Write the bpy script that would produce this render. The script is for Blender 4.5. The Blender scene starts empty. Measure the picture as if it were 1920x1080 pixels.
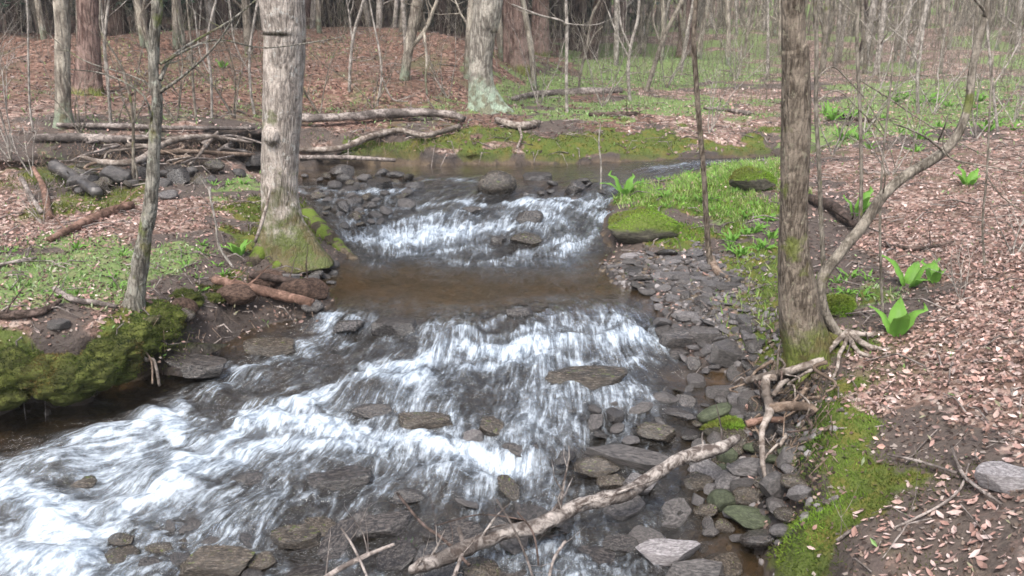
import bpy, bmesh, math, random
import numpy as np
from mathutils import Vector
R = math.radians
random.seed(7); rng = np.random.default_rng(7)

# ------------------------------------------------------------------ camera, world, sun, exposure
FPX = 1663.0; HC = 2.3; PITCH = R(17.4)
sc = bpy.context.scene
cam_d = bpy.data.cameras.new('camera'); cam = bpy.data.objects.new('camera', cam_d)
sc.collection.objects.link(cam); sc.camera = cam
cam.location = (0, 0, HC); cam.rotation_euler = (R(90) - PITCH, 0, 0)
cam_d.sensor_width = 36; cam_d.lens = 36 * FPX / 1920
cam_d.clip_end = 600; cam_d.clip_start = 0.05
cam_d.dof.use_dof = True; cam_d.dof.focus_distance = 3.9; cam_d.dof.aperture_fstop = 8.0
w = bpy.data.worlds.new('World'); sc.world = w; w.use_nodes = True
nt = w.node_tree; nt.nodes.clear()
sky = nt.nodes.new('ShaderNodeTexSky'); sky.sky_type = 'NISHITA'; sky.sun_disc = False
SUN_EL, SUN_AZ = R(58), R(200)
sky.sun_elevation = SUN_EL; sky.sun_rotation = SUN_AZ; sky.air_density = 1.0; sky.dust_density = 4.0
hs = nt.nodes.new('ShaderNodeHueSaturation'); hs.inputs['Saturation'].default_value = 0.6
bg = nt.nodes.new('ShaderNodeBackground'); bg.inputs[1].default_value = 0.14
wo = nt.nodes.new('ShaderNodeOutputWorld')
nt.links.new(sky.outputs[0], hs.inputs['Color']); nt.links.new(hs.outputs[0], bg.inputs[0]); nt.links.new(bg.outputs[0], wo.inputs[0])
sl = bpy.data.lights.new('sun', 'SUN'); sun = bpy.data.objects.new('sun', sl); sc.collection.objects.link(sun)
sl.energy = 1.5; sl.angle = R(22); sl.color = (1.0, 0.97, 0.92)
sd = Vector((math.sin(SUN_AZ) * math.cos(SUN_EL), math.cos(SUN_AZ) * math.cos(SUN_EL), math.sin(SUN_EL)))
sun.rotation_euler = (sd).to_track_quat('Z', 'Y').to_euler()
sc.view_settings.view_transform = 'Standard'; sc.view_settings.look = 'None'
sc.view_settings.exposure = 1.34; sc.view_settings.gamma = 1.0; sc.view_settings.use_curve_mapping = False
sc.render.engine = 'CYCLES'; sc.cycles.use_denoising = True
sc.cycles.max_bounces = 5; sc.cycles.diffuse_bounces = 3; sc.cycles.glossy_bounces = 2
sc.cycles.transparent_max_bounces = 8; sc.cycles.caustics_reflective = False; sc.cycles.caustics_refractive = False
sc.cycles.filter_width = 1.6

# ------------------------------------------------------------------ helpers: pixels of the 1920 photo to places in the world
def ray(u, v):
    x = (u - 960) / FPX; y = (540 - v) / FPX
    return np.array([x, math.cos(PITCH) + y * math.sin(PITCH), -math.sin(PITCH) + y * math.cos(PITCH)])
def W(u, v, z):
    d = ray(u, v); k = (z - HC) / d[2]
    return np.array([d[0] * k, d[1] * k, z])
def atY(u, v, Y):
    d = ray(u, v); k = Y / d[1]
    return np.array([d[0] * k, Y, HC + d[2] * k])

def _hash(i, j, k):
    h = (i * 374761393 + j * 668265263 + k * 2147483647 + 1013904223) & 0xffffffff
    h = ((h ^ (h >> 13)) * 1274126177) & 0xffffffff
    h = ((h ^ (h >> 15)) * 2246822519) & 0xffffffff
    return ((h ^ (h >> 16)) & 0xffffff) / float(0xffffff)
def noise(p):
    p = np.asarray(p, float); f = np.floor(p); t = p - f; i = f.astype(np.int64)
    t = t * t * (3 - 2 * t); r = 0
    for a in (0, 1):
        for b in (0, 1):
            for c in (0, 1):
                wgt = (t[..., 0] if a else 1 - t[..., 0]) * (t[..., 1] if b else 1 - t[..., 1]) * (t[..., 2] if c else 1 - t[..., 2])
                r = r + wgt * _hash(i[..., 0] + a, i[..., 1] + b, i[..., 2] + c)
    return r * 2 - 1
def fbm(p, o=4):
    p = np.asarray(p, float); s = 0; a = 1.0
    for k in range(o):
        s = s + a * noise(p * 2 ** k + 17.3 * k); a *= 0.5
    return s / 1.6
def xyz(X, Y, s, z=0.0): return np.stack([X * s, Y * s, np.full_like(X, z)], -1)
def sstep(a, b, x):
    t = np.clip((x - a) / (b - a), 0, 1); return t * t * (3 - 2 * t)

# ------------------------------------------------------------------ the fan-shaped grid the ground and water are interpolated on
A0, A1 = -1.25, 1.25
B0, B1 = math.log(1.0), math.log(125.0)
def toab(X, Y): return X / (Y + 1.5), np.log(np.maximum(Y + 1.5, 0.2))
def solve(lines, na=260, nb=480, smooth=2):
    lv = [8, 4, 2, 1]; g = None
    for L in lv:
        n, m = na // L, nb // L
        S = np.zeros((m, n)); C = np.zeros((m, n))
        for ln in lines:
            P = np.array(ln, float)
            a, b = toab(P[:, 0], P[:, 1]); ia = (a - A0) / (A1 - A0) * (n - 1); ib = (b - B0) / (B1 - B0) * (m - 1)
            for q in range(max(len(P) - 1, 1)):
                q2 = min(q + 1, len(P) - 1)
                k = int(max(abs(ia[q2] - ia[q]), abs(ib[q2] - ib[q])) * 2) + 2
                t = np.linspace(0, 1, k)
                xa = np.rint(ia[q] + (ia[q2] - ia[q]) * t).astype(int); xb = np.rint(ib[q] + (ib[q2] - ib[q]) * t).astype(int)
                vv = P[q, 2] + (P[q2, 2] - P[q, 2]) * t
                ok = (xa >= 0) & (xa < n) & (xb >= 0) & (xb < m)
                np.add.at(S, (xb[ok], xa[ok]), vv[ok]); np.add.at(C, (xb[ok], xa[ok]), 1)
        fix = C > 0; val = np.where(fix, S / np.maximum(C, 1), 0)
        if g is None: g = np.full((m, n), val[fix].mean())
        else:
            yi = np.linspace(0, g.shape[0] - 1, m); xi = np.linspace(0, g.shape[1] - 1, n)
            g = bil(g, yi[:, None] + 0 * xi, xi[None] + 0 * yi[:, None])
        g[fix] = val[fix]
        for it in range(900 if L == 8 else 400 if L > 1 else 260):
            p = np.pad(g, 1, mode='edge')
            g = (p[:-2, 1:-1] + p[2:, 1:-1] + p[1:-1, :-2] + p[1:-1, 2:]) * 0.25
            g[fix] = val[fix]
    for _ in range(smooth):
        p = np.pad(g, 1, mode='edge')
        g = (p[:-2, 1:-1] + p[2:, 1:-1] + p[1:-1, :-2] + p[1:-1, 2:]) * 0.17 + g * 0.32
    return g
def bil(g, y, x):
    m, n = g.shape; y = np.clip(y, 0, m - 1.001); x = np.clip(x, 0, n - 1.001)
    iy = y.astype(int); ix = x.astype(int); fy = y - iy; fx = x - ix
    return (g[iy, ix] * (1 - fy) * (1 - fx) + g[iy + 1, ix] * fy * (1 - fx) + g[iy, ix + 1] * (1 - fy) * fx + g[iy + 1, ix + 1] * fy * fx)
def samp(g, X, Y):
    a, b = toab(np.asarray(X, float), np.asarray(Y, float)); m, n = g.shape
    return bil(g, (b - B0) / (B1 - B0) * (m - 1), (a - A0) / (A1 - A0) * (n - 1))

# waterlines (u, v, z)
LEFTW = [(-500, 900, -.04), (-250, 840, -.01), (0, 792, .02), (120, 775, .04), (200, 765, .06), (290, 745, .09), (380, 700, .13), (430, 650, .18), (520, 615, .24), (610, 600, .29),
         (628, 560, .33), (590, 515, .33), (640, 490, .345), (655, 478, .36), (620, 440, .42), (590, 405, .48), (560, 360, .53), (520, 325, .57), (440, 322, .59), (430, 312, .60)]
FARW = [(430, 312, .60), (560, 309, .60), (700, 303, .60), (850, 302, .60), (1000, 301, .60), (1150, 299, .60), (1300, 295, .61), (1440, 287, .62), (1520, 284, .63)]
RIGHTW = [(1540, 292, .63), (1440, 300, .62), (1330, 312, .61), (1240, 332, .60), (1170, 352, .57), (1150, 378, .53), (1130, 402, .49), (1127, 440, .42), (1150, 470, .38), (1120, 498, .35), (1150, 530, .34), (1230, 560, .33),
          (1235, 600, .30), (1240, 640, .24), (1300, 690, .20), (1385, 705, .18), (1410, 745, .16), (1380, 790, .13), (1340, 850, .09), (1370, 900, .06), (1400, 960, .03), (1440, 1080, 0), (1470, 1250, -.04), (1500, 1600, -.1)]
W3 = lambda L: [W(*p) for p in L]
WL, WF, WR = W3(LEFTW), W3(FARW), W3(RIGHTW)
NEAR = [(-3.2, 0.6), (0.45, 0.6)]
poly = np.array([p[:2] for p in WL + WF[1:] + WR] + [(0.5, 0.9), (-3.6, 0.9)])
def inpoly(X, Y, P):
    r = np.zeros(X.shape, bool); n = len(P)
    for i in range(n):
        x1, y1 = P[i]; x2, y2 = P[(i + 1) % n]
        c = ((y1 > Y) != (y2 > Y))
        if y1 != y2: r ^= c & (X < (x2 - x1) * (Y - y1) / (y2 - y1) + x1)
    return r
def segdist(X, Y, P, closed=False):
    d = np.full(X.shape, 1e9); n = len(P)
    for i in range(n if closed else n - 1):
        x1, y1 = P[i][:2]; x2, y2 = P[(i + 1) % n][:2]
        dx, dy = x2 - x1, y2 - y1; L = dx * dx + dy * dy + 1e-9
        t = np.clip(((X - x1) * dx + (Y - y1) * dy) / L, 0, 1)
        d = np.minimum(d, (X - x1 - t * dx) ** 2 + (Y - y1 - t * dy) ** 2)
    return np.sqrt(d)

# water surface levels: lines across the stream (u, v), level, distance run
WCON = [([(1500, 284), (1520, 296)], .63, 0), ([(1300, 295), (1330, 313)], .61, 1.2),
        ([(450, 318), (560, 322), (800, 325), (1000, 328), (1110, 345), (1165, 358)], .585, 3.0),
        ([(585, 392), (700, 376), (850, 372), (960, 374), (1090, 384), (1140, 398)], .51, 4.0),
        ([(620, 435), (760, 448), (900, 440), (1050, 455), (1127, 450)], .40, 4.7),
        ([(630, 495), (760, 500), (900, 492), (1050, 496), (1130, 498)], .345, 5.4),
        ([(628, 572), (700, 580), (770, 590), (850, 602), (915, 588), (1000, 574), (1100, 570), (1240, 575)], .325, 6.6),
        ([(560, 628), (640, 648), (740, 652), (850, 662), (1000, 636), (1120, 632), (1240, 645)], .215, 7.1),
        ([(380, 700), (480, 740), (620, 770), (750, 785), (900, 795), (1080, 775), (1390, 780)], .125, 8.0),
        ([(240, 765), (420, 815), (700, 862), (980, 885), (1150, 905), (1370, 910)], .045, 8.7),
        ([(-50, 850), (100, 895), (250, 945), (500, 1005), (900, 1070), (1420, 1040)], -.02, 9.5),
        ([(-400, 960), (0, 1085), (300, 1190), (800, 1300), (1450, 1300)], -.09, 10.6), ([(-2000, 1400), (0, 2200), (1500, 2200)], -.15, 13)]
gw = solve([[W(u, v, z) for u, v in L] for L, z, s in WCON], smooth=4)
gs = solve([[(*W(u, v, z)[:2], s) for u, v in L] for L, z, s in WCON], smooth=8)
gt = solve([[(p[0], p[1], 0) for p in WL[:-1]] + [(p[0], p[1], 0.0) for p in WF], [(p[0], p[1], 1) for p in WR]], smooth=8)

# ground levels
def L3(z, *uv): return [W(u, v, z) if len(q) == 2 else W(u, v, q[2]) for q in uv for u, v in [q[:2]]]
GCON = [WL, WF, WR,
    # right bank and slope
    L3(.40, (1420, 470, .52), (1425, 540, .46), (1430, 600, .43), (1445, 640, .42), (1490, 680, .40), (1545, 712, .40), (1560, 750, .40), (1545, 800, .38), (1550, 860, .36), (1545, 915, .33), (1500, 970, .27), (1460, 1030, .24), (1430, 1085, .2)),
    L3(.12, (1395, 700, .2), (1430, 735, .2), (1450, 790, .16), (1450, 860, .13), (1440, 930, .1), (1420, 990, .07)),
    L3(.46, (1620, 720), (1640, 800, .44), (1640, 880, .42), (1620, 960, .40), (1600, 1080, .38)),
    L3(.60, (1920, 1080), (1920, 900), (1920, 750, .64), (1920, 620, .72)), L3(.62, (2400, 1080), (2400, 700, .8)),
    L3(.55, (1700, 640), (1700, 560, .58), (1650, 480, .60), (1600, 420, .63)), L3(.75, (1920, 500), (1920, 400, .82), (1920, 330, .88)),
    L3(.5, (1480, 600), (1560, 620, .5)), L3(.5, (1440, 440, .56), (1430, 400, .60)),
    L3(.6, (1280, 420, .50), (1350, 480, .46), (1390, 540, .42)), L3(.6, (1200, 372, .60), (1300, 350, .65), (1400, 330, .68)),
    L3(.62, (1180, 400, .58), (1250, 410, .6), (1230, 440, .52)),
    L3(.39, (1180, 500, .37), (1280, 520, .40), (1330, 560, .40), (1370, 620, .37), (1390, 670, .32)),
    L3(.8, (1500, 320, .74), (1700, 300, .80), (1950, 280, .92)), L3(.72, (1560, 283, .78), (1650, 270, .82)),
    L3(.88, (1450, 240, .86), (1700, 220, .88), (2100, 210, 1.0)), L3(.9, (1100, 205, .88), (1440, 195, .9), (1920, 180, 1.0)),
    L3(1.0, (1050, 150), (1400, 140), (1920, 135, 1.05)), L3(1.15, (1060, 105, 1.25), (1300, 98), (1920, 100, 1.15)), L3(1.3, (1080, 84, 1.4), (1920, 84)),
    # far bank top and the leafy hill behind
    L3(.82, (560, 262, .84), (640, 262, .84), (760, 264, .82), (900, 262, .80), (1000, 262, .80), (1150, 262, .78), (1300, 262, .76), (1440, 258, .76)),
    L3(.92, (560, 222, .98), (700, 218, .98), (850, 222, .95), (960, 226, .90), (1150, 225, .87), (1440, 225, .86)),
    L3(1.0, (560, 205), (840, 200), (960, 185, .96), (1030, 175, .97)),
    L3(1.32, (-200, 160), (300, 160), (700, 150), (900, 140), (1000, 135, 1.2)), L3(1.62, (-300, 100), (300, 100), (700, 97), (900, 100), (1000, 104, 1.45)),
    L3(1.95, (-300, 58), (200, 62), (500, 55), (700, 50), (850, 60)),
    [(-18, 24, 1.75), (-8, 24, 1.75), (0, 25, 1.6)], [(-30, 40, 2.2), (0, 40, 1.9), (8, 40, 1.7), (40, 40, 2.2)],
    [(-60, 60, 5.0), (0, 60, 4.6), (60, 60, 5.2)], [(-100, 85, 12), (0, 85, 11), (100, 85, 12)], [(-140, 118, 22), (0, 118, 20), (140, 118, 22)],
    # eroded bank on the left
    L3(.62, (-300, 380, .74), (60, 368, .70), (200, 362, .68), (320, 352, .66), (430, 336, .62)),
    L3(1.04, (-300, 250, 1.1), (60, 262), (250, 258, 1.0), (400, 256, .96), (480, 252, .92), (560, 250, .88)),
    L3(1.15, (-300, 232), (300, 228), (500, 225, 1.08)),
    # left flat
    L3(.66, (-200, 440), (100, 430), (400, 390, .64), (470, 370, .61)), L3(.62, (-200, 520), (100, 510), (330, 480, .58), (450, 450, .54)),
    L3(.55, (440, 520, .47), (380, 545, .46), (330, 585, .45), (315, 625, .43), (262, 690, .38), (170, 716, .38), (60, 735, .37), (-60, 762, .32), (-300, 800, .30)),
    L3(.6, (-300, 600), (0, 590, .58), (200, 590, .53)),
    L3(.42, (480, 500, .42), (540, 480, .45), (590, 485, .39)), L3(.5, (500, 470, .5), (530, 420, .53), (550, 390, .55)),
    [(.9, 1.0, .35), (1.0, -.4, .6)], [(3, 1.5, .6), (5, 1, .7)], [(-2.9, 1.0, -.1), (-4.0, 1.0, .5), (-6, 1, .7)], [(.2, -.4, .5), (.2, .5, .2)],
]
gg = solve(GCON, smooth=3)

def ground0(X, Y):
    X = np.asarray(X, float); Y = np.asarray(Y, float)
    z = samp(gg, X, Y); zw = samp(gw, X, Y)
    ins = inpoly(X, Y, poly); d = segdist(X, Y, poly, True)
    near = sstep(40, 12, Y)
    n1 = fbm(xyz(X, Y, 1.6), 3) * 0.035; n2 = fbm(xyz(X, Y, 7.0, 3), 3) * 0.012
    far = fbm(xyz(X, Y, .25, 9), 4) * 0.25 * sstep(10, 30, Y)
    zout = z + n1 + n2 + far
    zout = np.where(d < 2.5, np.maximum(zout, zw + 0.012 + 0.12 * np.minimum(d, .5) + n2 * .5), zout)
    zin = zw - np.minimum(0.13, 0.02 + 0.25 * d) + fbm(xyz(X, Y, 6, 5), 3) * 0.03
    return np.where(ins, zin, zout), ins, d, zw
def mask_poly(X, Y, pts, soft=0.12, amp=.42):
    P = np.array([hit(u, v)[:2] for u, v in pts]); wob = 0.12
    Xw = X + noise(xyz(X, Y, 3, 1)) * wob; Yw = Y + noise(xyz(X, Y, 3, 8)) * wob * 1.2
    i = inpoly(Xw, Yw, P); d = segdist(Xw, Yw, P, True); d = np.where(i, d, -d)
    sc_ = np.clip(Y / 5, .7, 4)
    return sstep(-soft, soft * 1.5, d + fbm(xyz(X, Y, 2.6, 4), 4) * amp * soft / .12 * sc_)

NA, NB = 420, 760
aa = np.linspace(A0, A1, NA); bb = np.linspace(B0, B1, NB)
GA, GB = np.meshgrid(aa, bb); GY = np.exp(GB) - 1.5; GX = GA * (GY + 1.5)
GZ, GIN, GD, GW = ground0(GX, GY)
def G(X, Y): return samp(GZ, X, Y)
def hit(u, v, water=True, g=None):
    d = ray(u, v); t = np.exp(np.linspace(math.log(1.5), math.log(110), 1400))
    X, Y, Z = d[0] * t, d[1] * t, HC + d[2] * t
    H = G(X, Y)
    if water: H = np.maximum(H, np.where(inpoly(X, Y, poly), samp(gw, X, Y), -9))
    k = np.argmax(Z < H)
    if not (Z < H).any(): k = len(t) - 1
    return np.array([X[k], Y[k], max(Z[k], H[k])])

# ------------------------------------------------------------------ mesh helpers
C = sc.collection
def mesh_from(name, V, F, smooth=True, col=None, uv=None, sharp=None):
    me = bpy.data.meshes.new(name)
    V = np.asarray(V, np.float32)
    if isinstance(F, np.ndarray):
        k = F.shape[1]; n = len(F)
        me.vertices.add(len(V)); me.vertices.foreach_set('co', V.ravel())
        me.loops.add(n * k); me.loops.foreach_set('vertex_index', F.astype(np.int32).ravel())
        me.polygons.add(n); me.polygons.foreach_set('loop_start', np.arange(0, n * k, k, dtype=np.int32))
        me.update(calc_edges=True)
    else:
        me.from_pydata(V.tolist(), [], F); me.update()
    me.polygons.foreach_set('use_smooth', np.full(len(me.polygons), smooth, bool))
    if sharp: me.set_sharp_from_angle(angle=sharp)
    for nm, c in (col or {}).items():
        at = me.color_attributes.new(nm, 'FLOAT_COLOR', 'POINT'); c = np.asarray(c, np.float32)
        if c.shape[1] == 3: c = np.concatenate([c, np.ones((len(c), 1), np.float32)], 1)
        at.data.foreach_set('color', c.ravel())
    return me
def obj(name, me, mat, parent=None, loc=None, **props):
    if mat is not None and not me.materials: me.materials.append(mat)
    o = bpy.data.objects.new(name, me); C.objects.link(o)
    if parent: o.parent = parent
    if loc is not None: o.location = loc
    for k, v in props.items(): o[k] = v
    return o
def tag(o, label, cat, group=None):
    o['label'] = label; o['category'] = cat
    if group: o['group'] = group
    return o
def thing(name, label, cat, loc, group=None, rz=0):
    o = bpy.data.objects.new(name, None); C.objects.link(o); o.location = loc; o.rotation_euler.z = rz
    return tag(o, label, cat, group)
def copy_tree(o, parent=None):
    c = o.copy(); C.objects.link(c); c.parent = parent
    for ch in list(o.children): copy_tree(ch, c)
    return c

class MB:
    def __init__(s): s.v = []; s.f = []; s.n = 0
    def add(s, V, F): s.v.append(np.asarray(V)); s.f += [tuple(i + s.n for i in f) for f in F]; s.n += len(V)
    def tube(s, pts, rad, sides=6, rough=0.0, lobes=None, seed=0, sub=0, cap=True):
        P = np.array(pts, float); r = np.array(rad, float)
        if sub:
            P, r = smooth_path(P, r, sub)
        n = len(P); T = np.gradient(P, axis=0); T /= np.linalg.norm(T, axis=1)[:, None] + 1e-9
        ref = np.array([0, 1.0, 0]) if abs(T[0][1]) < 0.8 else np.array([1.0, 0, 0])
        N = np.cross(T[0], ref); N /= np.linalg.norm(N); V = []
        th = np.linspace(0, 2 * math.pi, sides, endpoint=False)
        for i in range(n):
            N = N - T[i] * np.dot(N, T[i]); N /= np.linalg.norm(N) + 1e-9; Bn = np.cross(T[i], N)
            rr = np.full(sides, r[i])
            dirs = np.cos(th)[:, None] * N + np.sin(th)[:, None] * Bn
            if lobes is not None: rr = rr * lobes(i / (n - 1), P[i], dirs)
            if rough:
                q = P[i] + dirs * r[i] * 1.0
                rr = rr * (1 + rough * fbm(np.stack([q[:, 0], q[:, 1], q[:, 2] * .5], -1) / max(r.max(), .01) * 1.6 + seed, 3))
            V.append(P[i] + dirs * rr[:, None])
        V = np.concatenate(V); F = []
        for i in range(n - 1):
            for j in range(sides):
                k = (j + 1) % sides; F.append((i * sides + j, i * sides + k, (i + 1) * sides + k, (i + 1) * sides + j))
        if cap:
            F.append(tuple(range(sides))[::-1]); F.append(tuple((n - 1) * sides + j for j in range(sides)))
        s.add(V, F); return P, r
    def mesh(s, name, smooth=True, sharp=None): return mesh_from(name, np.concatenate(s.v), s.f, smooth, sharp=sharp)
def smooth_path(P, r, sub):
    n = len(P); out = []; ro = []
    for i in range(n - 1):
        p0, p1, p2, p3 = P[max(i - 1, 0)], P[i], P[i + 1], P[min(i + 2, n - 1)]
        for q in range(sub):
            t = q / sub
            out.append(0.5 * ((2 * p1) + (-p0 + p2) * t + (2 * p0 - 5 * p1 + 4 * p2 - p3) * t * t + (-p0 + 3 * p1 - 3 * p2 + p3) * t ** 3))
            ro.append(r[i] * (1 - t) + r[i + 1] * t)
    out.append(P[-1]); ro.append(r[-1]); return np.array(out), np.array(ro)

# ------------------------------------------------------------------ materials
class NT:
    def __init__(s, name):
        s.m = bpy.data.materials.new(name); s.m.use_nodes = True; s.t = s.m.node_tree; s.t.nodes.clear()
        s.out = s.n('OutputMaterial')
    def n(s, t, **k):
        x = s.t.nodes.new('ShaderNode' + t)
        for a, b in k.items(): setattr(x, a, b)
        return x
    def l(s, a, b): s.t.links.new(a, b)
    def setin(s, x, i, v):
        if hasattr(v, 'is_linked') or hasattr(v, 'links'): s.l(v, x.inputs[i])
        else: x.inputs[i].default_value = v
    def noise(s, vec, scale, detail=4, rough=.55, dist=0):
        x = s.n('TexNoise'); x.inputs['Scale'].default_value = scale; x.inputs['Detail'].default_value = detail
        x.inputs['Roughness'].default_value = rough; x.inputs['Distortion'].default_value = dist
        if vec is not None: s.l(vec, x.inputs['Vector'])
        return x.outputs['Fac']
    def ramp(s, f, stops, interp='LINEAR'):
        x = s.n('ValToRGB'); x.color_ramp.interpolation = interp
        e = x.color_ramp.elements
        while len(e) < len(stops): e.new(0.5)
        for q, (p, c) in zip(e, stops):
            q.position = p; q.color = (c if isinstance(c, tuple) else (c, c, c)) + (1,) if not (isinstance(c, tuple) and len(c) == 4) else c
        s.l(f, x.inputs[0]); return x.outputs[0]
    def mix(s, f, a, b, mode='MIX'):
        x = s.n('Mix', data_type='RGBA', blend_type=mode)
        for i, v in ((0, f), (6, a), (7, b)):
            if isinstance(v, tuple): v = v + (1,) if len(v) == 3 else v
            s.setin(x, i, v)
        return x.outputs[2]
    def math(s, op, a, b=0.0, c=None, clamp=False):
        x = s.n('Math', operation=op, use_clamp=clamp); s.setin(x, 0, a); s.setin(x, 1, b)
        if c is not None: s.setin(x, 2, c)
        return x.outputs[0]
    def mapr(s, v, a, b, c=0.0, d=1.0):
        x = s.n('MapRange', interpolation_type='SMOOTHSTEP'); s.setin(x, 0, v)
        for i, q in enumerate((a, b, c, d)): x.inputs[i + 1].default_value = q
        return x.outputs[0]
    def coord(s, kind='Object', scale=None, rand=False):
        v = s.n('TexCoord').outputs[kind]
        if rand:
            o = s.n('ObjectInfo').outputs['Random']; a = s.n('VectorMath', operation='MULTIPLY_ADD')
            cx = s.n('CombineXYZ')
            for i in range(3): s.l(o, cx.inputs[i])
            s.l(cx.outputs[0], a.inputs[0]); a.inputs[1].default_value = (37, 91, 53); s.l(v, a.inputs[2]); v = a.outputs[0]
        if scale:
            mp = s.n('Mapping'); mp.inputs['Scale'].default_value = scale; s.l(v, mp.inputs[0]); v = mp.outputs[0]
        return v
    def bump(s, h, strength=.5, dist=.02, nrm=None):
        x = s.n('Bump'); x.inputs['Strength'].default_value = strength; x.inputs['Distance'].default_value = dist
        s.l(h, x.inputs['Height'])
        if nrm is not None: s.l(nrm, x.inputs['Normal'])
        return x.outputs[0]
    def bsdf(s, col, rough=.8, nrm=None, spec=.3, **k):
        x = s.n('BsdfPrincipled'); s.setin(x, 'Base Color', col if not isinstance(col, tuple) else col + (1,))
        s.setin(x, 'Roughness', rough); s.setin(x, 'Specular IOR Level', spec)
        if nrm is not None: s.l(nrm, x.inputs['Normal'])
        for a, b in k.items(): s.setin(x, a, b)
        return x.outputs[0]
    def done(s, sh): s.l(sh, s.out.inputs[0]); return s.m

def m_bark(name, dark, light, moss_h=0, lichen=None, scale=1.0, moss_patch=0.0, bump=.6, crk=.85, mosscol=(.07, .085, .018)):
    t = NT(name); co = t.coord('Object', (22 * scale, 22 * scale, 5 * scale), True); cs = t.coord('Object', None, True)
    n1 = t.noise(co, 1.0, 6, .65, .4); n2 = t.noise(cs, 3.5 * scale, 4); n3 = t.noise(cs, 60 * scale, 3)
    vor = t.n('TexVoronoi', feature='DISTANCE_TO_EDGE'); vor.inputs['Scale'].default_value = .8; t.l(co, vor.inputs['Vector'])
    crack = t.ramp(vor.outputs['Distance'], [(0.0, 0.25), (.22, 1.0)])
    c = t.mix(t.ramp(n1, [(.4, 0.0), (.6, 1.0)]), tuple(x * .75 for x in dark), light)
    c = t.mix(t.math('MULTIPLY', t.math('SUBTRACT', 1.0, crack), crk), c, tuple(x * .45 for x in dark))
    c = t.mix(t.mapr(n2, .45, .62, 0, .55), c, tuple(min(1, x * 1.35) for x in light))
    if lichen: c = t.mix(t.mapr(t.noise(cs, 9 * scale, 5, .7), .56, .66, 0, .8), c, lichen)
    z = t.n('SeparateXYZ'); t.l(t.n('TexCoord').outputs['Object'], z.inputs[0])
    mosstex = t.mix(n3, mosscol, tuple(x * 2.3 for x in mosscol)); mosstex = t.mix(t.mapr(t.noise(cs, 8, 4), .45, .6, 0, .7), mosstex, (.10, .07, .03))
    if moss_h or moss_patch:
        f = t.mapr(t.math('ADD', z.outputs[2], t.math('MULTIPLY', t.math('SUBTRACT', t.noise(cs, 7, 6, .75), .5), moss_h * 3.2 + .01)), moss_h * 1.5, moss_h * .35, 0, .9) if moss_h else 0.0
        if moss_patch: 
            p = t.mapr(t.noise(cs, 5, 5, .6), .62 - moss_patch, .72 - moss_patch, 0, .75)
            f = p if not moss_h else t.math('MAXIMUM', f, p)
        c = t.mix(f, c, mosstex)
    h = t.math('ADD', t.math('MULTIPLY', n1, .7), t.math('MULTIPLY', crack, .5))
    h = t.math('ADD', h, t.math('MULTIPLY', n3, .2))
    c = t.mix(t.mapr(t.noise(cs, 38 * scale, 4, .7), .5, .68, 0, .6), c, tuple(x * .5 for x in dark))
    return t.done(t.bsdf(c, .95, t.bump(h, min(1, bump * 1.3), .035), .12))
def m_rock(name, dark, light, rough=.45, moss=0.0, spec=.5, rnd=.5):
    t = NT(name); cs = t.coord('Object', None, True); lay = t.coord('Object', (4, 4, 34), True)
    n1 = t.noise(cs, 6, 6, .65); n2 = t.noise(lay, 1.4, 4, .6, .6); n3 = t.noise(cs, 70, 3)
    c = t.mix(t.ramp(n1, [(.4, 0.0), (.62, 1.0)]), dark, light)
    c = t.mix(t.mapr(n2, .48, .62, 0, .7), c, tuple(x * .5 for x in dark)); c = t.mix(t.mapr(t.noise(cs, 14, 4, .7), .56, .7, 0, .35), c, tuple(min(1, x * 1.5) for x in light))
    r = t.n('ObjectInfo').outputs['Random']
    hsv = t.n('HueSaturation'); t.l(c, hsv.inputs['Color']); t.l(t.math('MULTIPLY_ADD', r, rnd, 1 - rnd * .5), hsv.inputs['Value']); c = hsv.outputs[0]
    if moss:
        g = t.n('NewGeometry'); sx = t.n('SeparateXYZ'); t.l(g.outputs['Normal'], sx.inputs[0])
        f = t.math('MULTIPLY', t.mapr(sx.outputs[2], .0, .6), t.mapr(t.noise(cs, 4, 4), .62 - moss * .4, .72 - moss * .4))
        c = t.mix(f, c, t.mix(n3, (.05, .065, .01), (.125, .165, .025)))
    h = t.math('ADD', t.math('ADD', t.math('MULTIPLY', n1, .5), t.math('MULTIPLY', n2, .5)), t.math('MULTIPLY', n3, .08))
    return t.done(t.bsdf(c, t.math('MULTIPLY_ADD', n1, .3, rough - .15), t.bump(h, .55, .03), spec))
def m_wood(name, dark, light, moss=0.0):
    t = NT(name); co = t.coord('Object', None, True)
    n1 = t.noise(co, 18, 6, .7, .6); n2 = t.noise(co, 4, 4); n3 = t.noise(co, 90, 3)
    c = t.mix(t.ramp(n1, [(.42, 0.0), (.58, 1.0)]), dark, light)
    c = t.mix(t.mapr(n2, .46, .6, 0, .75), c, tuple(x * .55 for x in dark)); c = t.mix(t.mapr(t.noise(co, 45, 5, .7), .55, .66, 0, .6), c, tuple(x * .4 for x in dark))
    if moss: c = t.mix(t.mapr(t.noise(co, 6, 4), .64 - moss * .4, .72 - moss * .4), c, t.mix(n3, (.05, .075, .012), (.15, .2, .03)))
    return t.done(t.bsdf(c, .85, t.bump(t.math('ADD', n1, t.math('MULTIPLY', n3, .2)), .9, .02), .2))
def m_attr(name, rough=.7, trans=.0, spec=.25):
    t = NT(name); a = t.n('Attribute', attribute_name='col'); c = a.outputs['Color']
    sh = t.bsdf(c, rough, None, spec)
    if trans:
        tr = t.n('BsdfTranslucent'); t.l(c, tr.inputs[0]); mx = t.n('MixShader'); mx.inputs[0].default_value = trans
        t.l(sh, mx.inputs[1]); t.l(tr.outputs[0], mx.inputs[2]); sh = mx.outputs[0]
    return t.done(sh)
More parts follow.
